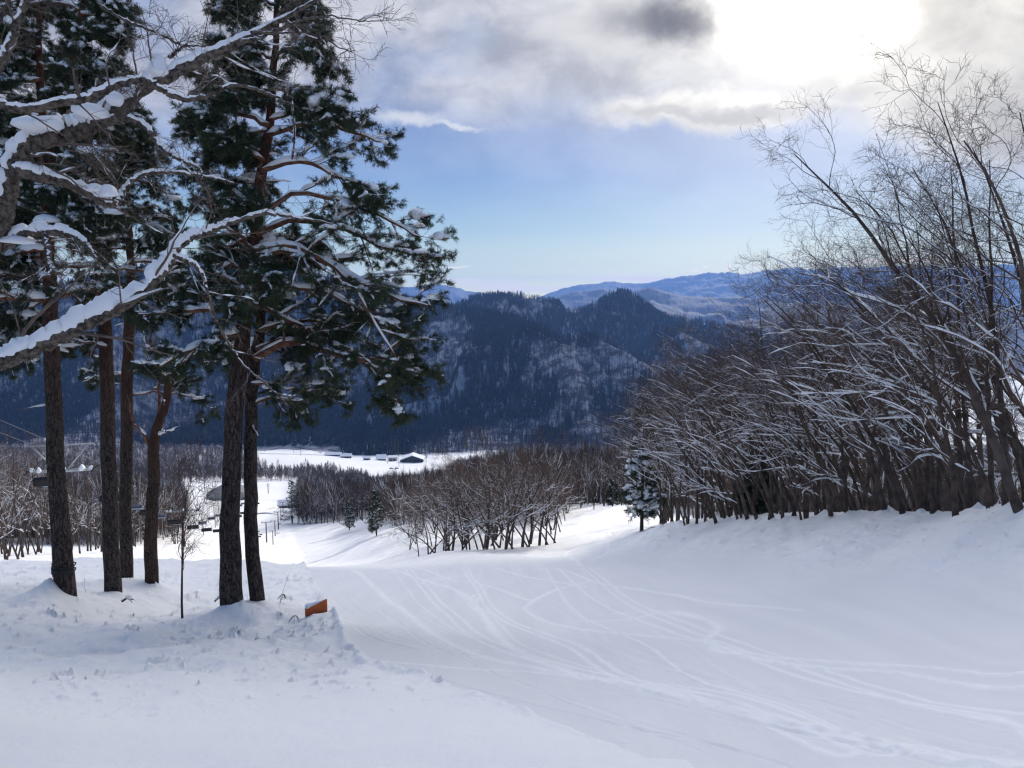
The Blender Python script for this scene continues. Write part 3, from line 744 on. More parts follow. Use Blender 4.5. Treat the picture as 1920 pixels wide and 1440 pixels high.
def bare_tree_geo(seed, H=9.0, r=0.11, lean=(-0.05, 0, 0.02), stems=1, spread=42, dens=1.0, sn=1.0, arch=(0, 0, 0.06), low=0.3):
    rng = rngf(seed)
    b = np.zeros((stems, 3)); b[:, :2] = rng.normal(0, 0.10 * (stems > 1), (stems, 2)); b[:, 2] = -0.25
    d = nrm(np.stack([rng.normal(lean[0] * 4, 0.10 + 0.1 * (stems > 1), stems), rng.normal(lean[1] * 4, 0.10 + .1 * (stems > 1), stems), np.ones(stems)], -1))
    P0, R0 = shoot(b, d, H * rng.uniform(0.8, 1.0, stems), r * rng.uniform(0.65, 1.0, stems), 14, 0.05, (lean[0], lean[1], lean[2]), rng, 0.12)
    R0[:, 0] *= 1.25
    bi = (lean[0] * 1.4 + arch[0], lean[1] + arch[1], arch[2])
    P1, R1 = grow(P0, R0, int(13 * dens) if stems == 1 else int(9 * dens), low, 0.97, 0.50, spread, 12, 0.15, bi, rng, 0.5, 0.008)
    P2, R2 = grow(P1, R1, 6, 0.2, 1.0, 0.48, 48, 9, 0.17, (bi[0] * .3, 0, bi[2] * .8), rng, 0.5, 0.005)
    P3, R3 = grow(P2, R2, 6, 0.15, 1.0, 0.50, 48, 6, 0.20, (bi[0] * .1, 0, 0.03), rng, 0.55, 0.0035, lmin=0.25, tip=0.5)
    P4, R4 = grow(P3, R3, 2, 0.2, 1.0, 0.7, 38, 4, 0.14, (0, 0, 0.05), rng, 0.7, 0.0026, lmin=0.2, tip=0.6)
    gt, gb, gs = Geo(), Geo(), Geo()
    tubes(gt, P0, R0, 9, rough=0.08, rng=rng)
    tubes(gb, P1, R1, 5, rough=0.06, rng=rng); tubes(gb, P2, R2, 4); tubes(gb, P3, R3, 3); tubes(gb, P4, R4, 3)
    snow_on(gs, P0, R0 * 0.9, rng, 0.55 * sn, 0.008, 0.45, 5, pw=2.0, lift=0.9, ht=H)
    snow_on(gs, P1, R1, rng, 1.0 * sn, 0.020, 0.22, 5, pw=1.6, ht=H)
    snow_on(gs, P2, R2, rng, 1.05 * sn, 0.014, 0.36, 4, 0.42, pw=1.4, ht=H)
    snow_on(gs, P3, R3, rng, 1.0 * sn, 0.009, 0.35, 3, 0.06, pw=1.2, ht=H)
    return gt, gb, gs
def bare_proto(seed, **kw):
    gt, gb, gs = bare_tree_geo(seed, **kw)
    return (gt.mesh("trunk", [M_BARE]), gb.mesh("branches", [M_TWIG]), gs.mesh("snow", [M_SNOWC]))
def place_bare(proto, loc, rz, sc, label, group, cat="tree", name="bare_tree"):
    o = bpy.data.objects.new(name, None); o.location = loc; o.rotation_euler = (0, 0, rz); o.scale = (sc, sc, sc); o.empty_display_size = 0.3
    COL.objects.link(o)
    for nm, me in zip(("trunk", "branches", "snow"), proto): link(nm, me, o)
    return tagp(o, label, cat, group)

# ---------------------------------------------------------------- pines
def pxl(pts, Y0, Y1=None):
    """picture points with a depth running Y0 -> Y1 (or a list)."""
    n = len(pts); Ys = np.linspace(Y0, Y1 if Y1 is not None else Y0, n)
    return np.array([un(p[0], p[1], (p[2] if len(p) > 2 else Ys[i])) for i, p in enumerate(pts)])
def tufts(g, pos, d, n, ln, rad, w, rng, mi=0):
    M = len(pos)
    if M == 0: return
    t = rng.uniform(0, 1, (M, n, 1)); base = pos[:, None, :] + d[:, None, :] * t * ln
    q = rng.normal(0, 1, (M, n, 3)); q = nrm(q - (q * d[:, None, :]).sum(-1, keepdims=True) * d[:, None, :])
    nd = nrm(d[:, None, :] * rng.uniform(0.35, 0.9, (M, n, 1)) + q * 0.8); nd[..., 2] -= 0.06
    L = rad * rng.uniform(0.7, 1.25, (M, n, 1)); tip = base + nd * L
    s = nrm(np.cross(nd, rng.normal(0, 1, (M, n, 3)))) * w
    V = np.stack([base - s, base + s, tip], 2).reshape(-1, 3)
    T = np.arange(M * n * 3).reshape(-1, 3)
    g.add(V, T=T, mi=mi)
ICO = None
def blobs(g, pos, sx, sy, sz, rng, sub=2):
    """snow lumps: noisy squashed icospheres."""
    global ICO
    if ICO is None:
        import bmesh
        bm = bmesh.new(); bmesh.ops.create_icosphere(bm, subdivisions=2, radius=1.0)
        ICO = (np.array([v.co[:] for v in bm.verts]), np.array([[v.index for v in f.verts] for f in bm.faces])); bm.free()
    V0, T0 = ICO; M = len(pos)
    if M == 0: return
    ph = rng.uniform(0, 6.28, (M, 1, 3)); k = 1 + 0.22 * np.sin(V0[None] * 3.1 + ph).sum(-1, keepdims=True) / 1.6
    a = rng.uniform(0, 6.28, M); c, s = np.cos(a), np.sin(a)
    V = V0[None] * k * np.stack([sx, sy, sz], -1)[:, None, :]
    V[..., 2] = np.where(V[..., 2] < 0, V[..., 2] * 0.45, V[..., 2])
    x = V[..., 0] * c[:, None] - V[..., 1] * s[:, None]; y = V[..., 0] * s[:, None] + V[..., 1] * c[:, None]
    V = np.stack([x, y, V[..., 2]], -1) + pos[:, None, :]
    g.add(V.reshape(-1, 3), T=(T0[None] + (np.arange(M) * len(V0))[:, None, None]).reshape(-1, 3))

def pine(name, label, trunk, tr, limbs, seed, bark, dens=1.0, nrand=10, zr=(0.5, 0.98), rl=(1.6, 2.6), snowk=1.0, stubs=6, group="pines beside the run", extra=None, limb_r=0.45):
    """trunk: world polyline, tr: radii; limbs: list of (world polyline, radius, foliage 0..1)."""
    rng = rngf(seed); base = trunk[0].copy(); base[2] = float(gz(base[0], base[1]))
    P0 = resample(trunk, 26); R0 = 0.93 * np.interp(np.linspace(0, 1, 26), np.linspace(0, 1, len(tr)), tr)
    P0[1:-1, :2] += rng.normal(0, 0.012, (24, 2))
    foot = P0[0] + (P0[0] - P0[1]) * 0.6; P0 = np.vstack([foot, P0]); R0 = np.concatenate([[R0[0] * 1.15], R0])
    o = bpy.data.objects.new(name, None); o.location = base; COL.objects.link(o); tagp(o, label, "tree", group)
    gt, gl, gf, gs = Geo(), Geo(), Geo(), Geo()
    tubes(gt, P0 - base, R0, 20, rough=0.045, rng=rng)
    if extra is not None:
        for (pts, rr) in extra: tubes(gt, resample(pts, 14) - base, np.interp(np.linspace(0, 1, 14), np.linspace(0, 1, len(rr)), rr), 12, rough=0.05, rng=rng)
    LP, LR, LF = [], [], []
    for (pts, r, fo) in limbs:
        pts = np.asarray(pts); pts = pts[0] + (pts - pts[0]) * (0.91 if fo else 1.0); P = resample(pts, 12); P[1:] += rng.normal(0, 0.02, (11, 3)); LP.append(P); LR.append(np.linspace(r, r * 0.3, 12)); LF.append(fo)
    H = P0[-1, 2] - P0[0, 2]
    for k in range(nrand):
        f = zr[0] + (zr[1] - zr[0]) * (k + rng.uniform(0, 1)) / nrand; i = int(f * 26); st = P0[i]
        az = rng.uniform(0, 2 * math.pi); L = rng.uniform(*rl) * (1.1 - 0.75 * (f - zr[0]) / (zr[1] - zr[0] + 1e-6))
        d = np.array([[math.cos(az), math.sin(az), rng.uniform(-0.05, 0.35)]])
        P, R = shoot(st[None], nrm(d), np.array([L]), np.array([max(R0[i] * limb_r, 0.018)]), 12, 0.07, (0, 0, -0.03), rng)
        LP.append(P[0]); LR.append(R[0]); LF.append(1.0)
    LP = np.array(LP) - base; LR = np.array(LR); LF = np.array(LF)
    tubes(gl, LP, LR, 8, rough=0.07, rng=rng)
    if stubs:
        ii = rng.integers(6, 20, stubs); az = rng.uniform(0, 6.28, stubs); d = np.stack([np.cos(az), np.sin(az), rng.uniform(-.2, .4, stubs)], -1)
        SPp, SR = shoot(P0[ii] - base, nrm(d), rng.uniform(0.3, 0.9, stubs), np.full(stubs, 0.014), 6, 0.15, (0, 0, 0), rng, 0.4); tubes(gl, SPp, SR, 5)
        snow_on(gs, SPp, SR, rng, 1.2, 0.012, 0.3)
    fo = LF > 0
    P2, R2 = grow(LP[fo], LR[fo], int(12 * dens), 0.16, 1.0, 0.39, 52, 8, 0.09, (0, 0, -0.01), rng, 0.45, 0.007, flat=0.55)
    P3, R3 = grow(P2, R2, 6, 0.12, 1.0, 0.50, 50, 5, 0.10, (0, 0, -0.02), rng, 0.5, 0.004, flat=0.45, lmin=0.18)
    tubes(gl, P2, R2, 4); tubes(gl, P3, R3, 3)
    for (P, n, t0) in ((P3, 6, 0.15), (P2, 7, 0.35)):
        N = len(P); ii = np.repeat(np.arange(N), n); t = rng.uniform(t0, 1, N * n); pos, tan, _ = pick(P, np.ones(P.shape[:2]), ii, np.minimum(t, .999))
        q = rng.normal(0, 1, (N * n, 3)); dd = nrm(tan + 0.55 * q * [1, 1, 0.6] + [0, 0, -0.05])
        tufts(gf, pos + rng.normal(0, 0.012, pos.shape), dd, 22, 0.11, 0.092, 0.0047, rng)
    # snow: on limbs, lying on the sprays, and as lumps
    snow_on(gs, LP, LR, rng, 1.0 * snowk, 0.022, 0.12, 8, pw=1.2, lift=0.75, mx=0.09)
    C2 = P2.copy(); C2[..., 2] += 0.035
    snow_on(gs, C2, R2 * 0 + 0.02, rng, 1.25 * snowk, 0.012, 0.3, 6, 0.62 * min(1, snowk), pw=1.0)
    C3 = P3.copy(); C3[..., 2] += 0.03
    snow_on(gs, C3, R3 * 0 + 0.018, rng, 1.3 * snowk, 0.012, 0.25, 5, 0.26 * snowk, pw=1.0)
    nb = int(len(P2) * 0.75 * snowk); ii = rng.integers(0, len(P2), nb); pos, tan, _ = pick(P2, R2, ii, rng.uniform(0.4, 0.999, nb)); pos[:, 2] += 0.05
    s_ = rng.uniform(0.04, 0.11, nb) * rng.choice([0.6, 0.9, 1.3, 1.8], nb, p=[.35, .3, .25, .1]); blobs(gs, pos, s_ * rng.uniform(1, 1.8, nb), s_ * rng.uniform(.8, 1.2, nb), s_ * rng.uniform(0.45, 0.9, nb), rng)
    gt.obj("trunk", bark, o); gl.obj("limbs", M_LIMBO, o); gf.obj("foliage", M_NEED, o, smooth=False); gs.obj("snow", M_SNOWC, o)
    return o, base

def build_pines():
    ER = [.245, .215, .19, .18, .172, .16, .15, .14, .125, .11, .09, .07, .055, .04]
    Et = pxl([(437, 1158), (432, 1050), (430, 950), (436, 850), (444, 740), (455, 640), (464, 560), (473, 500), (481, 430), (492, 320), (505, 235), (512, 130), (520, 20), (526, -90)], 14.3, 15.2)
    Y = 14.6
    EL = [(pxl([(466, 560), (540, 600), (620, 640), (720, 690), (815, 706)], 14.7, 15.6), .045, 1),
          (pxl([(478, 480), (540, 470), (620, 490), (700, 535), (780, 568), (832, 588)], Y, 14.0), .06, 1),
          (pxl([(481, 440), (560, 410), (640, 425), (720, 455), (790, 480), (835, 503)], Y, 14.6), .055, 1),
          (pxl([(484, 400), (560, 360), (640, 370), (720, 400), (780, 430), (820, 452)], Y, 15.4), .05, 1),
          (pxl([(492, 320), (560, 300), (630, 322), (690, 350), (738, 372)], 14.8, 14.2), .05, 1),
          (pxl([(500, 255), (560, 238), (620, 230), (690, 250), (746, 268)], 14.9, 14.4), .05, 1),
          (pxl([(505, 225), (550, 215), (600, 218), (650, 200)], 14.9, 15.4), .035, 1),
          (pxl([(508, 170), (550, 165), (600, 185), (640, 200)], 15, 14.2), .035, 1),
          (pxl([(512, 110), (555, 80), (600, 95), (640, 140)], 15, 14.5), .035, 1),
          (pxl([(518, 60), (560, 40), (595, 55), (610, 110)], 15, 15.6), .03, 1),
          (pxl([(520, 20), (560, 10), (590, 30)], 15.1, 14.6), .025, 1),
          (pxl([(505, 235), (440, 210), (370, 205), (322, 232)], 14.9, 14.2), .045, 1),
          (pxl([(508, 190), (440, 160), (370, 155), (335, 178)], 15, 15.6), .04, 1),
          (pxl([(512, 110), (450, 90), (395, 70)], 15, 14.4), .03, 1),
          (pxl([(516, 60), (450, 35), (400, 20)], 15, 15.5), .03, 1),
          (pxl([(520, 10), (460, -10), (410, -30)], 15, 14.5), .03, 1),
          (pxl([(495, 300), (440, 270), (400, 240), (375, 215)], 14.8, 13.9), .035, 1),
          (pxl([(484, 400), (430, 350), (390, 320), (360, 330)], Y, 15.4), .035, 1),
          (pxl([(478, 470), (430, 430), (390, 400), (370, 380)], Y, 13.9), .035, 1),
          (pxl([(468, 530), (430, 490), (395, 500), (370, 540)], Y, 15.4), .035, 1),
          (pxl([(470, 520), (560, 540), (650, 560), (740, 620), (790, 640)], Y, 15.8), .05, 1),
          (pxl([(478, 470), (560, 460), (660, 520), (720, 600), (770, 690)], Y, 13.6), .05, 1)]
    pine("pine_tree", "tallest pine with dark trunk and widest snow-flecked crown, rising from the biggest snow mound", Et, ER, EL, 101, M_BARKP, 1.05, 20, (0.42, 0.97), (1.3, 2.3), 1.0)
    Ft = pxl([(485, 1158), (474, 1050), (470, 950), (470, 850), (471, 760), (476, 690), (486, 620), (488, 540), (478, 460), (470, 390)], 14.6, 15.6)
    FL = [(pxl([(478, 672), (520, 648), (570, 640), (620, 655), (680, 672), (728, 672), (775, 640), (812, 612)], 14.9, 14.0), .072, 1),
          (pxl([(480, 655), (520, 640), (560, 636), (590, 632)], 14.9, 15.4), .045, 0),
          (pxl([(573, 638), (576, 615), (600, 622), (640, 616), (690, 596)], 14.6, 14.9), .030, 1),
          (pxl([(474, 760), (510, 742), (560, 752), (610, 742), (645, 752)], 15.0, 15.8), .035, 1),
          (pxl([(472, 720), (520, 722), (580, 735), (635, 722)], 15.0, 14.4), .030, 1),
          (pxl([(680, 672), (730, 700), (780, 690), (812, 702)], 14.2, 14.6), .022, 1),
          (pxl([(700, 672), (740, 700), (750, 760), (735, 790)], 14.2, 14.8), .018, 1),
          (pxl([(486, 620), (560, 600), (640, 610), (700, 640)], 15.1, 16.0), .04, 1)]
    pine("pine_tree", "slim pine just right of the tallest, its snow-lined orange limb reaching toward the run", Ft, [.165, .145, .138, .132, .128, .12, .105, .085, .065, .04], FL, 102, M_BARKP, 0.9, 5, (0.62, 0.97), (1.2, 2.0), 0.7)
    At = pxl([(125, 1140), (117, 1040), (112, 950), (105, 850), (100, 740), (96, 640), (93, 540), (90, 460), (84, 380), (80, 280), (76, 180), (73, 80), (72, -40)], 15.5, 16.2)
    AL = [(pxl([(90, 470), (40, 470), (0, 480), (-60, 470)], 15.8, 15.2), .05, 1), (pxl([(88, 440), (130, 420), (180, 440), (215, 470)], 15.8, 16.8), .04, 1),
          (pxl([(92, 520), (40, 518), (-20, 520), (-70, 540)], 15.7, 16.6), .05, 1), (pxl([(84, 380), (130, 370), (180, 380), (230, 400)], 16, 15.0), .04, 1),
          (pxl([(82, 330), (30, 320), (-40, 330)], 16, 15.0), .04, 1), (pxl([(80, 280), (140, 270), (200, 300)], 16, 15.2), .04, 1),
          (pxl([(78, 220), (20, 210), (-50, 230)], 16, 16.6), .04, 1), (pxl([(77, 200), (130, 200), (190, 215), (240, 240)], 16, 16.4), .04, 1),
          (pxl([(76, 150), (10, 150), (-50, 160)], 16, 15.4), .04, 1), (pxl([(75, 120), (120, 130), (180, 140), (232, 165)], 16, 15.6), .035, 1),
          (pxl([(74, 90), (10, 90), (-40, 110)], 16, 16.6), .03, 1), (pxl([(73, 60), (20, 40), (-30, 50)], 16, 15.5), .03, 1),
          (pxl([(96, 640), (60, 650), (10, 640), (-40, 660)], 15.7, 16.6), .03, 1), (pxl([(92, 560), (40, 590), (0, 600)], 15.7, 16.4), .03, 1)]
    st2 = pxl([(84, 380), (100, 280), (122, 180), (140, 90), (156, 0), (166, -70)], 16.0, 16.3)
    AL += [(pxl([(140, 90), (180, 70), (225, 60)], 16.2, 15.8), .03, 1), (pxl([(150, 30), (190, 20), (238, 75)], 16.2, 16.6), .03, 1), (pxl([(130, 140), (180, 130), (240, 150)], 16.2, 16.0), .03, 1),
           (pxl([(155, 0), (200, -10), (240, 20)], 16.2, 15.7), .03, 1), (pxl([(150, 20), (110, 0), (60, 10)], 16.2, 16.8), .03, 1), (pxl([(122, 180), (170, 185), (230, 210), (280, 222)], 16.1, 15.4), .035, 1)]
    o, b = pine("pine_tree", "leftmost large pine with a black strap around its foot and two stems high up", At, [.235, .205, .19, .175, .165, .155, .145, .13, .11, .09, .08, .065, .05], AL, 103, M_BARKP, 1.1, 14, (0.5, 0.97), (1.2, 2.2), 1.35, extra=[(st2, [.085, .08, .07, .06, .045, .03])])
    # rope and padding strapped round the foot of this trunk
    g = Geo(); gsn = Geo(); rr = rngf(5)
    for py, rad in ((1060, .220), (1070, .218)):
        c = (un(119.5, py, 15.53) - b); a = np.linspace(0, 2 * math.pi, 25); P = np.stack([c[0] + rad * np.cos(a), c[1] + rad * np.sin(a), c[2] + 0.015 * np.sin(3 * a)], -1)
        tubes(g, P, np.full(25, 0.014), 8)
    c = un(119.5, 1066, 15.53) - b
    for k in range(26):
        a = -math.pi * (0.05 + 0.9 * k / 25); box(g, c[0] + .222 * math.cos(a), c[1] + .222 * math.sin(a), c[2] - 0.01, 0.035, 0.012, 0.09 + 0.04 * (k % 2), a + math.pi / 2)
    g.obj("strap", simple("strap_rubber", (0.02, 0.02, 0.022), 0.6, 0.3), o)
    Bt = pxl([(213, 1115), (207, 1000), (203, 850), (200, 700), (195, 600), (188, 500), (178, 420), (170, 320), (164, 220), (160, 120), (158, 40)], 18.0, 18.8)
    BL = [(pxl([(178, 420), (230, 410), (290, 420), (345, 445)], 18.4, 17.4), .045, 1), (pxl([(182, 450), (240, 450), (300, 470), (355, 500)], 18.4, 19.4), .045, 1),
          (pxl([(172, 350), (230, 330), (290, 345), (335, 370)], 18.5, 18.0), .04, 1), (pxl([(170, 320), (230, 290), (280, 300)], 18.5, 19.4), .04, 1),
          (pxl([(188, 500), (130, 500), (60, 490), (20, 500)], 18.4, 19.2), .045, 1), (pxl([(182, 460), (120, 440), (60, 430)], 18.4, 17.4), .045, 1),
          (pxl([(174, 380), (120, 360), (70, 370)], 18.4, 19.2), .04, 1), (pxl([(168, 290), (120, 280), (60, 290)], 18.4, 17.6), .04, 1),
          (pxl([(166, 250), (215, 240), (262, 262)], 18.4, 17.8), .035, 1), (pxl([(192, 560), (240, 570), (290, 545), (330, 540)], 18.2, 19), .035, 1),
          (pxl([(190, 520), (250, 500), (310, 525), (372, 560)], 18.2, 17.2), .04, 1), (pxl([(199, 650), (150, 640), (110, 655)], 18.1, 18.6), .03, 1)]
    pine("pine_tree", "straight brown pine trunk with a bushy crown, second from the left of the large trunks", Bt, [.215, .19, .175, .165, .155, .14, .12, .10, .08, .055, .03], BL, 104, M_BARKP, 1.0, 12, (0.62, 0.97), (1.4, 2.3), 1.0)
    Ct = pxl([(238, 1098), (234, 950), (238, 800), (240, 700), (243, 600), (246, 520), (242, 430), (240, 350)], 21.0, 21.4)
    CL = [(pxl([(245, 540), (300, 520), (360, 530), (410, 560)], 21.2, 22), .035, 1),
          (pxl([(240, 700), (280, 690), (330, 700), (370, 725)], 21.2, 22), .03, 1), (pxl([(238, 705), (200, 700), (150, 716)], 21.2, 22), .03, 1),
          (pxl([(245, 560), (200, 570), (150, 560)], 21.2, 22), .03, 1), (pxl([(240, 740), (300, 735), (360, 742), (405, 765)], 21.2, 21.6), .03, 1)]
    pine("pine_tree", "narrow pine half hidden behind the straight brown trunk, its bark scarred and knotty", Ct, [.19, .175, .17, .16, .15, .12, .09, .05], CL, 105, M_BARKP, 0.7, 5, (0.72, 0.97), (1.1, 1.8), 0.8)
    Dt = pxl([(285, 1098), (282, 1010), (288, 920), (288, 860), (290, 820), (300, 785), (312, 755), (315, 725), (310, 706)], 20.5, 20.5)
    DL = [(pxl([(310, 712), (330, 690), (370, 662), (420, 645), (447, 624)], 20.5, 19.6), .055, 0), (pxl([(313, 715), (298, 690), (288, 660), (284, 630), (292, 600)], 20.5, 20.7), .055, 0),
          (pxl([(284, 655), (272, 640), (265, 590), (267, 560)], 20.6, 21), .022, 0), (pxl([(284, 838), (266, 812), (250, 792), (243, 765), (240, 742)], 20.5, 20.2), .055, 0),
          (pxl([(297, 795), (300, 750), (300, 700), (304, 672)], 20.5, 20.9), .05, 0), (pxl([(294, 818), (310, 812), (333, 800)], 20.5, 20.2), .018, 0),
          (pxl([(420, 645), (440, 650), (480, 640)], 19.6, 19.4), .02, 1), (pxl([(400, 652), (430, 672), (440, 700)], 19.7, 20), .018, 1)]
    pine("pine_tree", "short crooked orange-barked pine that forks low down into snow-lined limbs", Dt, [.195, .18, .17, .16, .145, .12, .11, .105, .08], DL, 106, M_BARKO, 0.7, 0, snowk=1.25, stubs=3)
    # tall pine whose trunk stands left of the frame; its boughs fill the upper left
    Gt = pxl([(-75, 1130), (-80, 900), (-85, 600), (-80, 300), (-60, 100), (-50, -50)], 17.0, 17.4)
    GL = [(pxl([(-70, 200), (0, 170), (60, 190), (110, 230)], 17.3, 16.4), .05, 1), (pxl([(-60, 100), (0, 60), (60, 70), (110, 110)], 17.3, 17.8), .05, 1), (pxl([(-80, 320), (0, 300), (60, 330), (120, 370)], 17.2, 18), .05, 1),
          (pxl([(-85, 600), (-20, 590), (40, 610), (90, 600)], 17, 18), .05, 1), (pxl([(-85, 480), (-20, 560), (30, 620), (70, 690)], 17, 16), .04, 1), (pxl([(-85, 420), (0, 400), (50, 420)], 17, 18), .05, 1), (pxl([(-60, 30), (0, 0), (60, 10)], 17, 16.6), .05, 1)]
    pine("pine_tree", "pine whose trunk stands outside the left edge, only its snowy boughs reaching into the picture", Gt, [.24, .2, .17, .13, .09, .05], GL, 107, M_BARKP, 1.1, 10, (0.55, 0.97), (1.4, 2.4), 1.3)

# ---------------------------------------------------------------- the near oak with its heavy snow
def build_oak():
    rng = rngf(900); g, gt, gs, gm = Geo(), Geo(), Geo(), Geo()
    k = 1 / 2884.0
    # (points (px,py), Y0, Y1, widths px, snow thickness px)
    L = [([(-150, 1280), (-150, 1000), (-110, 700), (-45, 520), (2, 400), (16, 330), (50, 278), (110, 252), (170, 238), (230, 200), (262, 168), (330, 135), (400, 100), (450, 78), (510, 46), (560, 20), (625, -18)], 6.0, 6.6,
          [95, 80, 60, 46, 40, 36, 34, 34, 30, 28, 25, 22, 18, 14, 10, 8, 4], [0, 0, 0, 2, 9, 16, 30, 36, 24, 38, 16, 16, 13, 9, 6, 4, 2]),
         ([(-60, 190), (0, 196), (50, 206), (120, 192), (170, 182), (230, 156), (275, 152), (310, 172), (350, 186), (400, 176), (440, 160), (500, 175), (556, 200)], 5.6, 6.2, [16, 15, 14, 14, 13, 13, 12, 11, 9, 7, 6, 5, 3], [5, 6, 5, 7, 8, 8, 5, 4, 4, 4, 3, 2, 1]),
         ([(205, 222), (240, 222), (275, 240), (300, 272), (325, 292), (350, 304), (375, 318), (380, 352)], 6.2, 6.0, [12, 11, 10, 9, 8, 6, 4, 3], [5, 6, 8, 6, 6, 4, 2, 1]),
         ([(24, 318), (60, 328), (100, 336), (140, 350), (180, 372), (214, 384), (235, 352), (270, 327), (330, 324), (400, 334), (440, 345)], 6.05, 6.8, [22, 20, 18, 16, 14, 12, 9, 7, 6, 4, 3], [6, 16, 14, 9, 18, 22, 8, 7, 6, 4, 2]),
         ([(-230, 760), (-100, 705), (0, 678), (60, 655), (130, 622), (200, 588), (260, 550), (305, 510), (326, 474), (360, 446), (400, 432), (440, 416), (500, 400), (560, 410), (625, 418)], 5.0, 6.4, [46, 36, 28, 26, 25, 23, 21, 18, 15, 12, 11, 9, 7, 5, 3], [22, 24, 27, 30, 34, 32, 30, 24, 22, 22, 10, 10, 8, 5, 2]),
         ([(326, 480), (350, 490), (372, 505), (392, 550), (405, 600), (432, 650), (462, 690), (500, 720), (540, 760)], 5.6, 6.2, [8, 7, 6, 5, 5, 4, 3, 3, 2], [5, 8, 8, 2, 2, 2, 2, 1, 1]),
         ([(-120, 500), (-60, 470), (0, 466), (40, 440), (80, 436), (120, 436), (155, 452), (172, 470), (190, 500)], 6.3, 6.0, [22, 20, 18, 14, 12, 10, 7, 5, 3], [12, 22, 24, 20, 16, 14, 12, 3, 1]),
         ([(85, 440), (90, 470), (96, 500), (104, 510), (118, 514)], 6.1, 6.0, [10, 12, 9, 6, 3], [2, 3, 4, 5, 2]),
         ([(-40, 190), (0, 118), (22, 70), (42, 20), (60, -20)], 6.2, 6.4, [20, 17, 16, 14, 12], [5, 7, 6, 5, 4]),
         ([(-20, 80), (0, 30), (16, 0), (30, -30)], 6.3, 6.3, [12, 11, 10, 9], [3, 3, 3, 3]),
         ([(188, 12), (240, 40), (290, 60), (330, 80), (352, 86), (400, 88)], 6.3, 6.8, [5, 5, 4, 4, 3, 2], [2, 2, 2, 2, 1, 1]),
         ([(318, 108), (332, 96), (350, 82)], 6.4, 6.4, [7, 6, 5], [3, 2, 1]),
         ([(450, 78), (490, 70), (560, 40), (620, 30), (680, 40), (705, 38)], 6.4, 6.9, [7, 6, 4, 3, 2, 1.5], [3, 2, 1, 0, 0, 0]),
         ([(470, 60), (520, 62), (580, 62), (640, 90), (665, 96)], 6.4, 6.2, [5, 4, 3, 2, 1.5], [2, 1, 0, 0, 0]),
         ([(510, 46), (540, 10), (580, -10), (640, -20)], 6.5, 6.9, [6, 4, 3, 2], [2, 0, 0, 0]),
         ([(214, 384), (218, 350), (205, 320), (192, 298)], 6.3, 6.3, [7, 6, 4, 2], [2, 1, 1, 0])]
    base = un(-150, 1280, 6.0); base[2] = float(gz(base[0], base[1]))
    o = bpy.data.objects.new("oak_tree", None); o.location = base; COL.objects.link(o)
    tagp(o, "bare oak rooted outside the left edge, its near gnarled limbs carrying the thickest snow", "tree")
    AP, AR = [], []
    for n_, (pts, Y0, Y1, w, s) in enumerate(L):
        K = max(len(pts) * 9, 30); P = resample(pxl(pts, Y0, Y1), K) - base; tt = np.linspace(0, 1, K)
        R = np.interp(tt, np.linspace(0, 1, len(w)), w) * k * (Y0 + Y1) / 2; th = np.interp(tt, np.linspace(0, 1, len(s)), s) * 1.4 * k * (Y0 + Y1) / 2
        P[1:] += rng.normal(0, 0.004, (K - 1, 3)) * (1 + R[1:, None] * 10)
        tubes(gm if n_ == 0 else g, P, R, 14 if n_ < 7 else 8, rough=0.10, rng=rng)
        AP.append(resample(P, 16)); AR.append(np.interp(np.linspace(0, 1, 16), tt, R))
        # snow rides on top: an arched ridge with clean rounded shoulders and a few breaks
        lumpy = 1 + 0.62 * fbm(tt * K * 0.20 + n_ * 7, tt * 0, 4, 300 + n_, 0.62)
        th = th * np.clip(lumpy, 0.15, 1.7) * np.where(vnoise(tt * K * 0.23, tt * 0 + n_, 340) > 0.36, 0.25, 1.0)
        rh = np.minimum(np.maximum(R * 1.05, th * 0.45), R * 1.1 + th * 0.42) * np.clip(th / 0.012, 0.0, 1)
        rv = th * 0.62 + R * 0.25
        C = P.copy(); C[:, 2] += R * 0.62 + th * 0.34
        m_ = 26 if n_ < 7 else 10
        Pn = C; Rn = np.maximum(rh, 1e-4); Rn[0] *= .3; Rn[-1] *= .3
        tubes(gs, Pn[None], Rn[None], m_, squash=(rv / np.maximum(rh, 1e-4))[None].clip(0.3, 2.2), rough=0.025, rng=rng)
    # the big dome and blocks of snow
    for (px, py, Y, sx, sz) in ((292, 130, 6.35, .115, .115), (60, 238, 6.1, .15, .085), (90, 236, 6.1, .10, .075), (170, 215, 6.1, .14, .075), (215, 190, 6.1, .08, .07), (30, 452, 6.2, .14, .06), (205, 362, 6.2, .10, .06), (180, 355, 6.2, .07, .05)):
        p = un(px, py, Y) - base; blobs(gs, p[None], np.array([sx]), np.array([sx * .55]), np.array([sz]), rng)
    AP = np.array(AP); AR = np.array(AR)
    P2, R2 = grow(AP[1:], AR[1:], 8, 0.12, 1.0, 0.26, 55, 9, 0.13, (0.02, 0, 0.0), rng, 0.35, 0.004, lmin=0.3)
    P2b, R2b = grow(AP[:1], AR[:1], 26, 0.33, 1.0, 0.10, 60, 9, 0.13, (0.02, 0, 0.02), rng, 0.22, 0.004, lmin=0.3)
    P2 = np.concatenate([P2, P2b]); R2 = np.concatenate([R2, R2b])
    P3, R3 = grow(P2, R2, 5, 0.15, 1.0, 0.5, 48, 7, 0.14, (0.01, 0, 0.0), rng, 0.5, 0.0022, lmin=0.16, tip=.5)
    P4, R4 = grow(P3, R3, 4, 0.15, 1.0, 0.55, 45, 5, 0.14, (0, 0, 0.0), rng, 0.6, 0.0016, lmin=0.08, tip=.6)
    tubes(gt, P2, R2, 5); tubes(gt, P3, R3, 4); tubes(gt, P4, R4, 3)
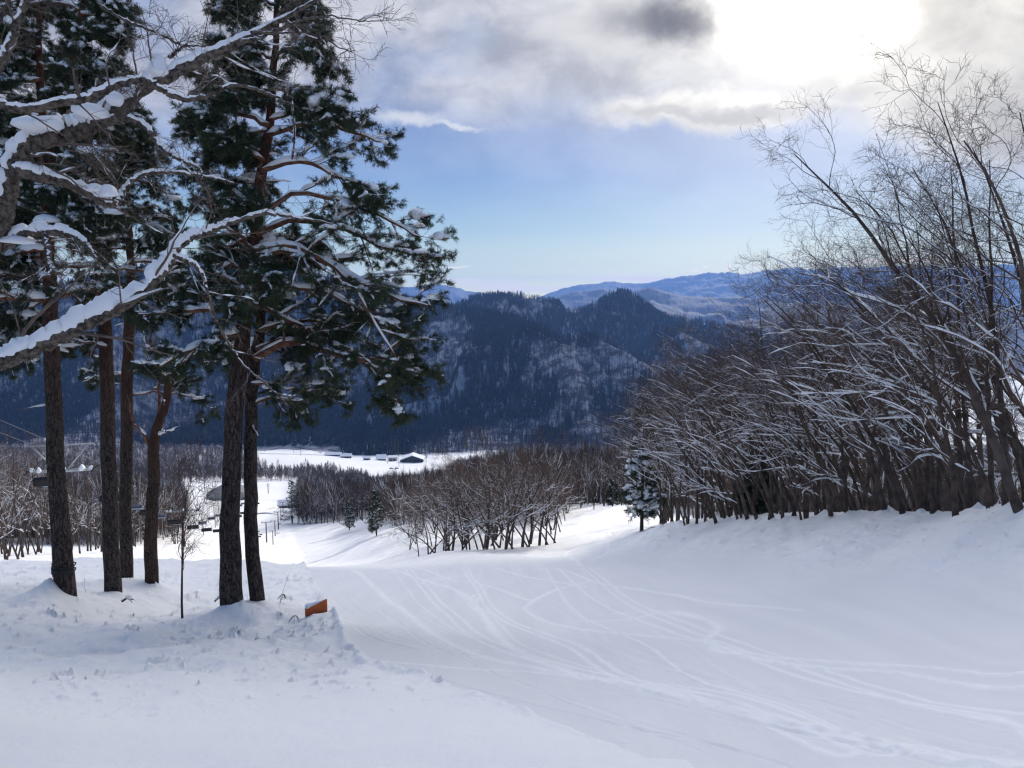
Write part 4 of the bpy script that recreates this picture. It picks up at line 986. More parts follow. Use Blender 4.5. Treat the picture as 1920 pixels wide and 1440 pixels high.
    snow_on(gs, P2, R2, rng, 1.0, 0.005, 0.4, 6, 0.6, pw=1.5)
    gm.obj("trunk", M_BARKD, o); g.obj("limbs", M_BARKD, o); gt.obj("twigs", simple("oak_twig", (0.13, 0.10, 0.085), 0.9, 0.3), o); gs.obj("snow", M_SNOWC, o)
# ---------------------------------------------------------------- woods of bare trees
def proj(X, Y, Z):
    X, Y, Z = np.asarray(X, float), np.asarray(Y, float), np.asarray(Z, float)
    d = Y * CP - Z * SP; v = (Y * SP + Z * CP) / d
    return 960 + F * X / d, 720 - F * v
TREE_FEET = []   # feet of the trees along the run: small snow cones
def plan_bank():
    """front rows on the right bank, then rows behind."""
    rng = rngf(77); out = []
    front = [(1922, 15.8), (1888, 16.6), (1858, 17.4), (1828, 19.5), (1793, 18.2), (1750, 21.5), (1722, 23), (1700, 22.0), (1662, 24.5), (1640, 25), (1612, 25.5), (1588, 25.5), (1560, 27), (1541, 27.5), (1512, 28), (1490, 29.5), (1468, 29.5), (1446, 31), (1421, 31.5), (1404, 33), (1385, 33.5), (1362, 35), (1345, 35), (1322, 36.5), (1306, 37.5), (1290, 38), (1272, 39.5), (1258, 42), (1238, 40)]
    for (px, Y) in front: p = at(px, Y); out.append((p[0], p[1], 0))
    for k in range(84):
        for _ in range(30):
            f = rng.uniform(0, 1); row = rng.uniform(1.2, 16) if k < 54 else rng.uniform(14, 42)
            px = 1235 + 760 * f ** 2.0; Yf = np.interp(px, [1238, 1400, 1600, 1790, 1925, 2000], [40, 33, 25.5, 18.5, 15.8, 15])
            Y = Yf + row; X = at(px, Y)[0]
            if all((X - q[0]) ** 2 + (Y - q[1]) ** 2 > (1.0 + 0.02 * Y) ** 2 for q in out): out.append((X, Y, 1 if row < 14 else 2)); break
    return out
ORD = ['', 'first', 'second', 'third', 'fourth', 'fifth', 'sixth', 'seventh', 'eighth', 'ninth', 'tenth', 'eleventh', 'twelfth', 'thirteenth', 'fourteenth', 'fifteenth', 'sixteenth', 'seventeenth', 'eighteenth', 'nineteenth', 'twentieth'] + ['twenty-' + q for q in ('first', 'second', 'third', 'fourth', 'fifth', 'sixth', 'seventh', 'eighth', 'ninth')] + ['thirtieth']
def build_protos():
    D = {}
    lean = (-0.036, -0.005, 0.01)
    D['bank'] = [bare_proto(201, H=10.5, r=0.125, lean=lean, stems=1, dens=1.15, spread=40, sn=1.15, arch=(-.03, 0, 0.03), low=0.2), bare_proto(202, H=10.0, r=0.10, lean=(-0.045, 0, 0), stems=2, dens=1.1, spread=42, sn=1.2, arch=(-.04, 0, .02), low=0.2),
                 bare_proto(203, H=9.5, r=0.085, lean=(-0.03, 0.01, .02), stems=3, dens=0.9, spread=38, sn=1.1, arch=(-.03, 0, .02), low=0.25), bare_proto(204, H=10.5, r=0.10, lean=(-0.03, 0, .02), stems=1, dens=1.0, spread=36, sn=0.9, arch=(-.02, 0, .05), low=0.3),
                 bare_proto(205, H=8.5, r=0.075, lean=(-0.06, 0, 0), stems=2, dens=1.0, spread=48, sn=1.3, arch=(-.05, 0, .0), low=0.12)]
    D['clump'] = [bare_proto(211, H=7.5, r=0.07, lean=(-0.02, 0, .02), stems=3, dens=0.9, spread=40, sn=1.2, low=0.25), bare_proto(212, H=7.8, r=0.08, lean=(0.02, 0, .02), stems=2, dens=0.9, spread=45, sn=1.25, low=0.22),
                  bare_proto(213, H=7.2, r=0.07, lean=(-0.04, 0, .0), stems=1, dens=1.1, spread=48, sn=1.25, low=0.15)]
    D['far'] = [bare_proto(221, H=12, r=0.12, lean=(0, 0, .03), stems=1, dens=0.75, spread=40, sn=1.6, low=0.28), bare_proto(222, H=11, r=0.10, lean=(0.01, 0, .02), stems=2, dens=0.7, spread=46, sn=1.7, low=0.2)]
    return D
def build_bare(D, plan):
    rng = rngf(401); n = 0
    OX = [1150, 1180, 1240, 1290, 1330, 1380, 1420, 1500, 1560, 1600, 1650, 1700, 1750, 1800, 1850, 1920, 2100]; OY = [840, 780, 700, 665, 640, 600, 560, 500, 450, 400, 340, 275, 225, 190, 95, -10, -30]
    def outline_h(X, Y, zb, lean):
        H = 8.0
        for _ in range(3):
            pt = 960 + F * (X - lean * H) / Y * 1.0
            t_ = math.tan(math.atan((720 - np.interp(pt, OX, OY)) / F) - PITCH); H = max(4.0, t_ * Y - zb)
        return H
    lab = ["slender bare tree in the front row along the top of the right bank", "bare tree among the second ranks inside the right-hand stand", "bare tree deep inside the stand behind the right bank"]
    fr = sorted([i for i, q in enumerate(plan) if q[2] == 0], key=lambda i: -plan[i][0] / plan[i][1])
    special = {0: "stout bare tree at the right edge of the picture, its crown reaching almost the top", 1: "bare tree with tall crown just inside the right edge, one trunk in from it", 4: "thick dark leaning trunk standing forward on the right bank with long snow-lined limbs",
               28: "short dark trunk at the left end of the right-hand stand, foremost at the side track", 27: "bare tree second from the left end of the right-hand stand", 7: "twiggy leaning bare tree in a gap midway along the right bank"}
    for i, (X, Y, row) in enumerate(plan):
        px = 960 + F * X / Y
        k = rng.integers(0, 5) if px > 1330 else rng.choice([3, 3, 2])
        if i in (0, 1, 2): k = (0, 3, 1)[i]
        H = min(outline_h(X, Y, float(gz(X, Y)), 0.16) * rng.uniform(0.80, 1.0) / 0.98, 15.0)
        if px < 1500: H *= 1.12
        if i in (0, 1, 2, 4): H = {0: 10.4, 1: 11.0, 2: 8.2, 4: 6.9}[i]
        if i == 4: k = 0
        z = float(gz(X, Y)) - 0.05
        place_bare(D['bank'][k], (X, Y, z), -1.0 if i == 0 else rng.uniform(-0.7, 0.7) if row == 0 else rng.uniform(-1.2, 1.2), H / 9.9, (special.get(i) or 'front-row bare tree on the right bank, %s trunk counted from the left end' % ORD[len(fr) - fr.index(i)]) if row == 0 else lab[row], "bare trees of the right-hand stand")
    # clump where the runs part
    for i in range(72):
        f = i / 72.0
        px = rng.uniform(750, 1070) if i > 16 else 785 + i * 16.0
        Yf = np.interp(px, [740, 830, 950, 1040, 1095], [62, 52, 52, 57, 64]); Y = Yf + (rng.uniform(0, 1) if i <= 16 else rng.uniform(1, 34))
        if px < 830 and i > 16: Y += 8
        p = at(px, Y); H = np.interp(px, [740, 800, 900, 1000, 1095], [5.0, 6.3, 8.2, 8.4, 6.0]) * rng.uniform(0.85, 1.1)
        place_bare(D['clump'][rng.integers(0, 3)], (p[0], p[1], p[2] - .05), rng.uniform(-1, 1), H / 7.5, "frosted bare tree on the rim of the middle clump, %s counted from its left" % ORD[i + 1] if i <= 16 else "frosted bare tree inside the clump where the runs part", "bare trees of the middle clump")
    for i in range(18):
        p = at(rng.uniform(1035, 1165), rng.uniform(98, 140)); place_bare(D['far'][i % 2], (p[0], p[1], p[2] - .1), rng.uniform(0, 6.28), rng.uniform(.75, 1.0), "brown bare tree behind the side track, between the clump and the right-hand stand", "bare trees behind the side track")
    # stand behind the chairlift
    for i in range(74):
        px = rng.uniform(-60, 455) if i % 4 else rng.uniform(-60, 180)
        Yc = min(21.8 / max((960 - px) / F - .277, .06), 215.0); Y = Yc + 6 + rng.uniform(0, 1) ** 1.4 * (34 if px < 300 else 70)
        X = at(px, Y)[0]
        z = float(gz(X, Y)); px = 960 + F * X / Y
        H = np.interp(px, [-60, 150, 300, 380, 455], [13.0, 11.5, 10.0, 11.0, 13.0]) * rng.uniform(0.8, 1.12)
        place_bare(D['far'][rng.integers(0, 2)], (X, Y, z - .05), rng.uniform(0, 6.28), H / 11.5, "snow-flecked bare tree in the stand behind the chairlift", "bare trees behind the chairlift")
    # clump left of the lower run
    for i in range(34):
        px = rng.uniform(545, 700) if i > 12 else 548 + i * 11; Y = 232 + (0 if i <= 12 else rng.uniform(2, 60)) - np.interp(px, [545, 700], [0, 30])
        p = at(px, Y); place_bare(D['far'][rng.integers(0, 2)], (p[0], p[1], p[2] - .1), rng.uniform(0, 6.28), rng.uniform(0.9, 1.15), "brown bare tree at the edge of the wood beyond the lower run", "bare trees beyond the lower run")
    # young trees on their own
    t = bare_proto(231, H=3.4, r=0.034, lean=(0.0, 0, .03), stems=1, dens=0.7, spread=24, sn=0.5, low=0.32)
    p = at(343, 14.0); place_bare(t, (p[0], p[1], p[2] - .03), 0.3, 1.0, "thin pale sapling standing alone between the large pines", None, name="sapling")

# ---------------------------------------------------------------- brush woodland (uncountable), conifers
def brush(rng, n, H, w, crown=(0.3, 1.0), spread=0.28, trunk=0.012):
    """one low detail bare tree: trunk blade pair and n twig blades."""
    z = rng.uniform(crown[0], crown[1], n); r = spread * np.sin(np.clip((z - crown[0]) / (crown[1] - crown[0]), 0.02, 1) ** 0.8 * math.pi * 0.9 + 0.25) * rng.uniform(0.1, 1, n)
    a = rng.uniform(0, 6.28, n); b = np.stack([r * np.cos(a) * .6, r * np.sin(a) * .6, z - rng.uniform(0.10, 0.22, n)], -1); e = np.stack([r * np.cos(a) * 1.5, r * np.sin(a) * 1.5, z + rng.uniform(0.0, 0.10, n)], -1)
    s = nrm(np.cross(e - b, rng.normal(0, 1, (n, 3)))) * w
    V = [np.stack([b - s, b + s, e], 1).reshape(-1, 3)]
    for d in ((1, 0, 0), (0, 1, 0), (.7, .7, 0)):
        V.append(np.array([np.array(d) * -trunk, np.array(d) * trunk, [rng.normal(0, .02), rng.normal(0, .02), 0.95]], float))
    return np.concatenate(V) * H
def scatter(g, tmpl, X, Y, Z, S, rng, mi=0):
    """merge copies of triangle soup templates."""
    k = rng.integers(0, len(tmpl), len(X)); a = rng.uniform(0, 6.28, len(X))
    for q, T in enumerate(tmpl):
        i = np.where(k == q)[0]
        if len(i) == 0: continue
        c, s = np.cos(a[i])[:, None], np.sin(a[i])[:, None]
        x = T[None, :, 0] * c - T[None, :, 1] * s; y = T[None, :, 0] * s + T[None, :, 1] * c; z = np.broadcast_to(T[None, :, 2], x.shape)
        V = np.stack([x, y, z], -1) * S[i][:, None, None] + np.stack([X[i], Y[i], Z[i]], -1)[:, None, :]
        V = V.reshape(-1, 3); g.add(V, T=np.arange(len(V)).reshape(-1, 3), mi=mi)
def conifer_t(rng, n=7, tiers=7, slim=0.19):
    V = []
    for t in range(tiers):
        z0 = 0.08 + 0.86 * t / tiers; z1 = z0 + 0.30; r = slim * (1 - z0) ** 0.8 + 0.01
        for k in range(n):
            a = 6.283 * (k + rng.uniform(-.4, .4)) / n; w = 0.5 + 0.5 * rng.uniform(); rr = r * rng.uniform(0.6, 1.2)
            V += [[rr * math.cos(a - w * .5), rr * math.sin(a - w * .5), z0 + rng.uniform(-.04, .02)], [rr * math.cos(a + w * .5), rr * math.sin(a + w * .5), z0 + rng.uniform(-.04, .02)], [0, 0, min(z1, 1.0)]]
    return np.array(V)
def build_woods():
    rng = rngf(511)
    # ---- brown brush in the middle distance
    tn = [brush(rng, 240, 1, 0.0035, trunk=.007) for _ in range(6)]; tf = [brush(rng, 80, 1, 0.0075, trunk=.009) for _ in range(6)]
    sn = [brush(rng, 26, 1, 0.0075, (0.35, 1.0)) for _ in range(4)]
    N = 150000; A = rng.uniform(-0.78, 0.80, N); Y = np.exp(math.log(72) + (math.log(1045) - math.log(72)) * rng.uniform(0, 1, N) ** 0.62); X = A * Y; Z = gz(X, Y)
    H = rng.uniform(9, 13.5, N) * np.where(Y < 130, .72, 1.0); px, py = proj(X, Y, Z); tx, ty = proj(X, Y, Z + H)
    lim = np.interp(px, [0, 300, 380, 478, 490, 620, 640, 700, 701, 835, 850, 900, 950, 1000, 1160, 1200, 1260, 1320, 1400, 1500, 1600, 1700, 1800, 2100],
                    [822, 822, 824, 836, 862, 866, 872, 884, 889, 874, 862, 850, 836, 828, 832, 760, 738, 742, 745, 748, 745, 742, 740, 738])
    ok = ty > lim + rng.uniform(-7, 10, N)
    ok &= ~((px > 1100) & (Y < 96)) & ~((px > 1060) & (px < 1250) & (Y < 125))
    ok &= ~((px > 690) & (px < 1200) & (Y < 96))
    runx = np.interp(Y, [60, 115, 190, 230, 260], [un(590, 1050, 60)[0], un(553, 1040, 115)[0], un(541, 1000, 190)[0], un(535, 985, 230)[0], un(535, 975, 260)[0]])
    run_r = np.interp(Y, [72, 95, 110, 150, 190, 222], [960, 830, 745, 735, 715, 690])
    ok &= ~((X > runx - 16) & (px < run_r) & (Y < 228))
    ok &= ~((X > -21.8 - .277 * Y - 7) & (px < 520) & (Y < 330))
    ok &= ~((px > 455) & (px < 545) & (Y > 110) & (Y < 420))
    ok &= ~((px > 368) & (px < 545) & (py > 903) & (py < 972)) & ~((px > 340) & (px < 560) & (py > 905) & (Y > 150))
    ok &= ~((px > 690) & (px < 850) & (py > 860) & (py < 925)) & ~((px > 484) & (px < 700) & (py > 838) & (py < 858) & (ty < 858))
    ok &= ~((px > 350) & (px < 420) & (py < 846))
    ok &= (px > 455) | (Y > 118)
    dens = np.where(Y < 150, 0.13, np.where(Y < 300, 0.22, np.where(Y < 600, .30, .34))); ok &= rng.uniform(0, 1, N) < dens
    # open stands in the valley floor
    ok &= ~((px > 484) & (px < 700) & (py < 900) & (vnoise(X / 22, Y / 60, 521) > 0.18))
    X, Y, Z, H = X[ok], Y[ok], Z[ok], H[ok]
    g = Geo(); nr = Y < 330
    scatter(g, tn, X[nr], Y[nr], Z[nr], H[nr], rng); scatter(g, tf, X[~nr], Y[~nr], Z[~nr], H[~nr], rng)
    k = rng.uniform(0, 1, len(X)) < np.where(Y < 400, 0.45, 0.2); scatter(g, sn, X[k], Y[k], Z[k] + 0.05 * H[k], H[k] * .97, rng, 1)
    print("woodland", len(X))
    tagp(g.obj("woodland", [M_TWIGF, M_SNOWC], smooth=False), "brown leafless woodland filling the valley between the run and the village", "woodland", kind="stuff")
    # ---- forest on the hills
    ct = [conifer_t(rng, 5, 4, 0.20) for _ in range(8)]; bt = [brush(rng, 20, 1, 0.016, (0.35, 1.0), 0.20, .016) for _ in range(8)]
    S = HZ / HY; run = np.maximum.accumulate(S, axis=0); vis = S >= run - 0.0022
    i = rng.integers(0, HX.shape[0] - 1, 520000); j = rng.integers(0, HX.shape[1] - 1, 520000)
    # even out by ground area
    wgt = HY[i, j] ** 2; keep = vis[i, j] & (rng.uniform(0, 1, len(i)) < wgt / 3200.0 ** 2 * 2.0) & (HY[i, j] < 3150)
    i, j = i[keep], j[keep]; f, q = rng.uniform(0, 1, len(i)), rng.uniform(0, 1, len(i))
    X = HX[i, j] * (1 - f) + HX[i, j + 1] * f; Y = HY[i, j] * (1 - q) + HY[i + 1, j] * q; X = X * Y / HY[i, j]; Z = HZ[i, j] * (1 - f) * (1 - q) + HZ[i, j + 1] * f * (1 - q) + HZ[i + 1, j] * (1 - f) * q + HZ[i + 1, j + 1] * f * q
    px, py = proj(X, Y, Z)
    ok = ~((py > 836) & (px < 640)) & ~(Y < 1008) & (Z > -322)
    X, Y, Z, px, py = X[ok], Y[ok], Z[ok], px[ok], py[ok]
    m = 1.5 * fbm(X / 150 + .6 * fbm(X / 60, Y / 60, 2, 601), Y / 190, 4, 603) + 0.5 * fbm(X / 26, Z / 60, 3, 605)
    for (cx, cy, rx, ry, v) in ((840, 650, 60, 55, -.5), (1060, 690, 22, 40, -.5), (1090, 690, 30, 50, -.45), (1165, 620, 60, 40, -.6), (1010, 570, 30, 20, -.4), (700, 780, 120, 30, -.25), (880, 800, 60, 25, -.35), (560, 700, 90, 60, -.15),
                                (1150, 745, 80, 60, .5), (900, 760, 120, 40, .4), (880, 600, 60, 30, .35), (1120, 640, 50, 20, .5), (1230, 610, 30, 20, .3), (640, 640, 80, 30, -.2), (200, 720, 150, 60, -.4), (1165, 556, 30, 12, .6), (950, 560, 100, 12, .5), (1060, 625, 30, 10, .5)):
        m = m + v * np.exp(-((px - cx) / rx) ** 2 - ((py - cy) / ry) ** 2)
    con = m > 0.02 + rng.normal(0, .06, len(m))
    gap = (m < -0.20) & (rng.uniform(0, 1, len(m)) < 0.45)
    print("hill trees", len(X), con.sum())
    g = Geo(); kb = ~con & ~gap
    kc = con
    Hc = rng.uniform(11, 23, kc.sum()); scatter(g, ct, X[kc], Y[kc], Z[kc] - 1, Hc, rng, 0)
    Hb = rng.uniform(10, 18, kb.sum()); scatter(g, bt, X[kb], Y[kb], Z[kb] - 1, Hb, rng, 1)
    k2 = kc & (rng.uniform(0, 1, len(X)) < 0.07); sp = [t_[rng.permutation(len(t_) // 3)[:4][:, None] * 3 + np.arange(3)].reshape(-1, 3) * [1.05, 1.05, 1.0] for t_ in ct]
    scatter(g, sp, X[k2], Y[k2], Z[k2], rng.uniform(9, 15, k2.sum()), rng, 2)
    tagp(g.obj("forest", [M_CONI, M_TWIGM, M_SNOWF], smooth=False), "dark forest of conifers and bare trees covering the hills across the valley", "forest", kind="stuff")

# snow-laden conifers that stand out
def conifer(name, label, px, Y, H, slim, seed, sn=1.0, cat="tree", group=None, dark=True, lean=0.0, world=None):
    rng = rngf(seed); p = world if world is not None else at(px, Y)
    o = bpy.data.objects.new(name, None); o.location = p; COL.objects.link(o); tagp(o, label, cat, group)
    gt, gf, gs = Geo(), Geo(), Geo()
    P0 = np.array([[lean * H * (t ** 1.4), 0, -0.2 + t * H] for t in np.linspace(0, 1, 12)]); R0 = np.linspace(0.016 * H, 0.004 * H, 12)
    tubes(gt, P0, R0, 8)
    P1, R1 = grow(P0[None], R0[None], int(62), 0.10, 0.98, 0.0, 80, 7, 0.07, (0, 0, -0.02), rng, 0.3, 0.010, flat=0.7, lmin=0.1)
    t = np.linspace(0.10, 0.98, len(P1)); L = slim * H * (1.08 - t) ** 0.75 * rng.uniform(0.6, 1.15, len(P1)); L0 = np.linalg.norm(P1[:, -1] - P1[:, 0], axis=-1)
    P1 = P1[:, :1] + (P1 - P1[:, :1]) * (L / L0)[:, None, None]
    tubes(gt, P1, R1, 4)
    P2, R2 = grow(P1, R1, 7, 0.15, 1.0, 0.42, 50, 5, 0.08, (0, 0, -0.03), rng, 0.5, 0.006, flat=0.5, lmin=0.2)
    for (P, n) in ((P2, 6), (P1, 8)):
        N = len(P); ii = np.repeat(np.arange(N), n); tt = rng.uniform(0.1, 1, N * n); pos, tan, _ = pick(P, np.ones(P.shape[:2]), ii, np.minimum(tt, .999))
        tufts(gf, pos, nrm(tan + rng.normal(0, .4, tan.shape)), 9, 0.25, 0.20, 0.016, rng)
    if sn > 0:
        C = P1.copy(); C[..., 2] += .10; snow_on(gs, C, R1 * 0 + .035, rng, 1.5 * sn, .025, .3, 6, min(1, .8 * sn), pw=.5)
        C = P2.copy(); C[..., 2] += .08; snow_on(gs, C, R2 * 0 + .035, rng, 1.5 * sn, .03, .3, 5, .45 * sn, pw=.5)
    gt.obj("trunk", M_BARKP, o); gf.obj("foliage", M_NEED, o, smooth=False)
    if sn > 0: gs.obj("snow", M_SNOWC, o)
    return o
def build_conifers():
    conifer("pine_tree", "dark snow-laden conifer at the left rim of the clump where the runs part", 706, 98, 6.0, 0.26, 701, 1.0)
    conifer("pine_tree", "small snow-topped conifer poking out of the brown wood behind the dark one", 655, 175, 7.0, 0.26, 702, 1.0)
    conifer("pine_tree", "snow-capped pine at the left corner of the wood beyond the lower run", 548, 232, 14.0, 0.22, 703, 1.0)
    conifer("fir_tree", "snow-plastered fir at the left tip of the right-hand stand, above the side track", 1203, 47, 8.0, 0.20, 704, 1.7, lean=0.0)
    conifer("fir_tree", "small snowy fir far back at the bend of the side track", 1150, 112, 4.0, 0.24, 705, 1.2)
    conifer("pine_tree", "young green conifer hidden among the trunks of the right-hand stand", 1415, 38, 4.2, 0.22, 706, 0.3)
    # dark cedars behind the village
    base = None
    spots = [(696, 1012, 21), (703, 1004, 23), (711, 1015, 19), (735, 1000, 26), (741, 1006, 28), (747, 998, 25), (774, 1010, 22), (783, 1006, 26), (790, 1012, 23), (806, 1000, 29), (812, 1008, 26), (822, 1004, 28), (829, 1000, 25), (836, 1010, 27), (868, 1020, 28), (874, 1026, 25), (882, 1022, 24), (758, 1012, 20)]
    for i, (px, Y, H) in enumerate(spots):
        if base is None: base = conifer("cedar_tree", "dark pointed cedar in the row behind the village buildings", px, Y, 20.0, 0.11, 720, 0, group="cedars behind the village"); o = base
        else:
            o = base.copy(); COL.objects.link(o)
            for ch in base.children: c = ch.copy(); COL.objects.link(c); c.parent = o
        o.location = at(px, Y); o.scale = (H / 20, H / 20, H / 20); o.rotation_euler = (0, 0, i * 1.3)
    conifer("pine_tree", "pale green snowy conifer right beside the low gabled lodge", 799, 938, 17.0, 0.19, 740, 0.7)

# ---------------------------------------------------------------- chairlift
def build_lift():
    Mst = simple("galvanised_steel", (0.33, 0.35, 0.38), 0.5, 0.15, 4, metal=0.6); Mbl = simple("seat_black", (0.012, 0.012, 0.014), 0.6, 0.2); Mrust = simple("rusty_post", (0.13, 0.065, 0.05), 0.8, 0.3); Mgy = simple("seat_back_grey", (0.10, 0.11, 0.15), 0.7, 0.2)
    lx = lambda Y, side: -19 - .277 * Y - (5.6 if side else 0.0)
    cy = lambda px: np.interp(px, [-60, 72, 183, 260, 309, 345, 373, 395, 412, 450, 470, 560], [885, 915, 943, 971, 988, 994, 999, 1008, 1013, 1022, 1025, 1030])
    def seat_z(Y, side):
        X = lx(Y, side); px = 960 + F * X / Y * 1.03
        if Y < 160: return un(px, float(cy(px + (-12 if side else 0))) + (4 if side else 0), Y)[2]
        return float(gz(X, Y)) + 3.6 + (seat_z(159.9, side) - float(gz(lx(159.9, side), 159.9)) - 3.6) * max(0, 1 - (Y - 160) / 40)
    ang = math.atan(.277)
    def chair(front):
        o = bpy.data.objects.new("lift_chair", None); COL.objects.link(o)
        w = 1.85; s = -1 if front else 1
        g = Geo(); box(g, 0, s * 0.20, 0.0, w, .46, .09, rx=0.08 * s); g.obj("seat", Mbl if not front else Mgy, o)
        g = Geo(); box(g, 0, s * -.06, .32, w - .06, .09, .56, rx=-0.18 * s)
        if front: box(g, 0, s * -.02, .30, .05, .09, .44, rx=-0.18 * s)
        g.obj("backrest", Mbl if not front else Mgy, o)
        g = Geo()
        for x in (-w / 2, w / 2):
            tubes(g, resample([[x, s * .42, -.02], [x, s * .0, -.06], [x, -s * .08, .3], [x, -s * .1, .62], [x * .9, -s * .06, 1.2], [x * .45, 0, 1.75], [0, 0, 1.9]], 20), np.full(20, .022), 6)
            tubes(g, np.array([[x, s * .4, .22], [x, -s * .08, .30]]), np.full(2, .02), 6)
        tubes(g, np.array([[-w / 2, s * .1, -.10], [w / 2, s * .1, -.10]]), np.full(2, .022), 6)
        tubes(g, np.array([[-w / 2, s * .42, -.02], [w / 2, s * .42, -.02]]), np.full(2, .02), 6)
        for x in np.linspace(-.8, .8, 7): box(g, x, s * .1, -.07, .03, .3, .05)
        g.obj("frame", Mst if front else Mbl, o)
        g = Geo(); tubes(g, resample([[0, 0, 1.88], [0, 0.02, 2.4], [0.10, .06, 3.0], [0.02, 0, 3.4]], 12), np.full(12, .032), 8); box(g, 0, 0, 3.42, .10, .35, .12); g.obj("hanger", Mst, o)
        g = Geo(); rr = rngf(9); blobs(g, np.array([[x, s * .15, .05] for x in np.linspace(-.7, .7, 6)]), np.full(6, .22), np.full(6, .18), np.full(6, .045), rr); g.obj("snow", M_SNOWC, o)
        return o
    def cp(b):
        o = b.copy(); COL.objects.link(o)
        for ch in b.children: c = ch.copy(); COL.objects.link(c); c.parent = o
        return o
    names = ["nearest black lift chair seen from behind, left of the leftmost large trunk", "second black lift chair, its right end cut by the straight brown trunk", "third black lift chair, seen between the scarred pine and the crooked pine", "fourth black lift chair, just right of the crooked pine's trunk", "small dark lift chair hanging level behind the lone sapling", "sixth lift chair down the row, clear in the gap right of the sapling", "seventh lift chair down the row, last clear one before the tallest pine"]
    pts = {0: [], 1: []}
    for side in (0, 1):
        b = None
        for i in range(15):
            Y = (56 if side == 0 else 74) + 17.8 * i; X = lx(Y, side); z = seat_z(Y, side)
            o = b if i and False else (chair(bool(side)) if b is None else cp(b)); b = b or o
            o.location = (X, Y, z); o.rotation_euler = (0, 0, ang)
            lab = names[i] if side == 0 and i < len(names) else ("tiny distant dark lift chair far down the near rope" if side == 0 else (["pale grey lift chair on the far rope, hanging below the nearest black chair", "grey lift chair on the far rope below the second black chair"][i] if i < 2 else "distant grey lift chair on the far rope of the chairlift"))
            tagp(o, lab, "lift chair", "chairs of the chairlift"); pts[side].append((X, Y, z + 3.44))
    for side, lab in ((0, "haul rope carrying the black chairs of the near side"), (1, "haul rope carrying the grey chairs of the far side")):
        P = [(lx(20, side), 20, pts[side][0][2] + (pts[side][0][2] - pts[side][1][2]) / 17.8 * (pts[side][0][1] - 20))] + pts[side]; g = Geo(); Q = []
        for a_, b_ in zip(P[:-1], P[1:]):
            for t_ in (0, .33, .66): Q.append([a_[k] + (b_[k] - a_[k]) * t_ - (0.0) for k in range(3)])
        Q.append(list(P[-1])); tubes(g, np.array(Q), np.full(len(Q), .022), 5); tagp(g.obj("haul_rope", simple("steel_rope", (.10, .10, .11), .6, .1)), lab, "cable")
    def pylon(X, Y, h, label, k=1.0, color=None, gantry=False, aw=2.8, group="pylons of the chairlift", proto=None):
        z0 = float(gz(X, Y))
        if proto is not None:
            o = cp(proto); o.location = (X, Y, z0); o.scale = (k, k, k); return tagp(o, label, "lift pylon", group)
        o = bpy.data.objects.new("lift_pylon", None); COL.objects.link(o); o.location = (X, Y, z0); o.rotation_euler = (0, 0, ang); o.scale = (k, k, k)
        g = Geo(); tubes(g, np.array([[0, 0, -.5], [0, 0, h]]), np.array([.26, .20]), 12); g.obj("post", color or Mst, o)
        g = Geo(); box(g, 0, 0, h, aw * 2, .22, .24); g.obj("crossarm", Mst, o)
        for s in (-1, 1):
            g = Geo(); box(g, s * aw, 0, h + .02, .12, 2.0, .12)
            for y in (-.75, -.25, .25, .75):
                a = np.linspace(0, 2 * math.pi, 13); tubes(g, np.stack([np.full(13, s * aw + .12), y + .17 * np.cos(a), h + .20 + .17 * np.sin(a)], -1), np.full(13, .045), 6)
            g.obj("sheave_train", Mbl, o)
        if gantry:
            g = Geo(); box(g, 0, 0, h + 2.5, 5.9, .12, .12)
            for s in (-1, 1): tubes(g, np.array([[s * .5, 0, h + .1], [s * 2.4, 0, h + 2.5]]), np.full(2, .075), 8)
            g.obj("gantry", Mst, o)
        g = Geo(); rr = rngf(3); xs = np.array([-2.6, -1.9, 0.1, 1.8, 2.5]) * aw / 2.8; blobs(g, np.stack([xs, 0 * xs, h + .13 + 0 * xs], -1), np.array([.35, .42, .3, .45, .3]), np.full(5, .22), np.array([.22, .38, .2, .36, .22]), rr)
        g.obj("snow", M_SNOWC, o)
        return tagp(o, label, "lift pylon", group)
    mid = lambda Y: -19 - .277 * Y - 2.8
    h0 = pts[0][1][2] - float(gz(mid(72), 72)) - .05; pylon(mid(72) - 1.2, 72, h0, "nearest lift pylon with a steel gantry, mostly behind the leftmost large trunk", gantry=True)
    Yb = 134; hb = np.interp(Yb, [p[1] for p in pts[0]], [p[2] for p in pts[0]]) - float(gz(mid(Yb), Yb)); pylon(mid(Yb), Yb, hb - .05, "reddish lift pylon right behind the lone sapling", color=Mrust)
    pr = None
    for (px, Y, k, lab) in ((466, 178, .55, "short brown lift pylon just left of the slim pine's trunk"), (500, 172, .58, "tallest of the small pylons right of the slim pine, with snow-capped arms"), (512, 160, .36, "small pale post-like pylon, lowest of those right of the slim pine"), (516, 196, .50, "slim pylon between the two nearer small ones right of the slim pine"), (522, 216, .62, "dark pylon above the others on the far slope right of the slim pine"), (527, 250, .5, "farther dark pylon below the corner of the brown wood"), (531, 290, .6, "farthest small pylon at the corner of the brown wood")):
        p = at(px, Y)
        if pr is None: pr = pylon(p[0], p[1], 8.0, lab, k, Mrust, aw=1.7, group="small pylons down the slope")
        else: pylon(p[0], p[1], 8.0, lab, k, proto=pr, group="small pylons down the slope")
    # tiny chairs of that second line
    b = None
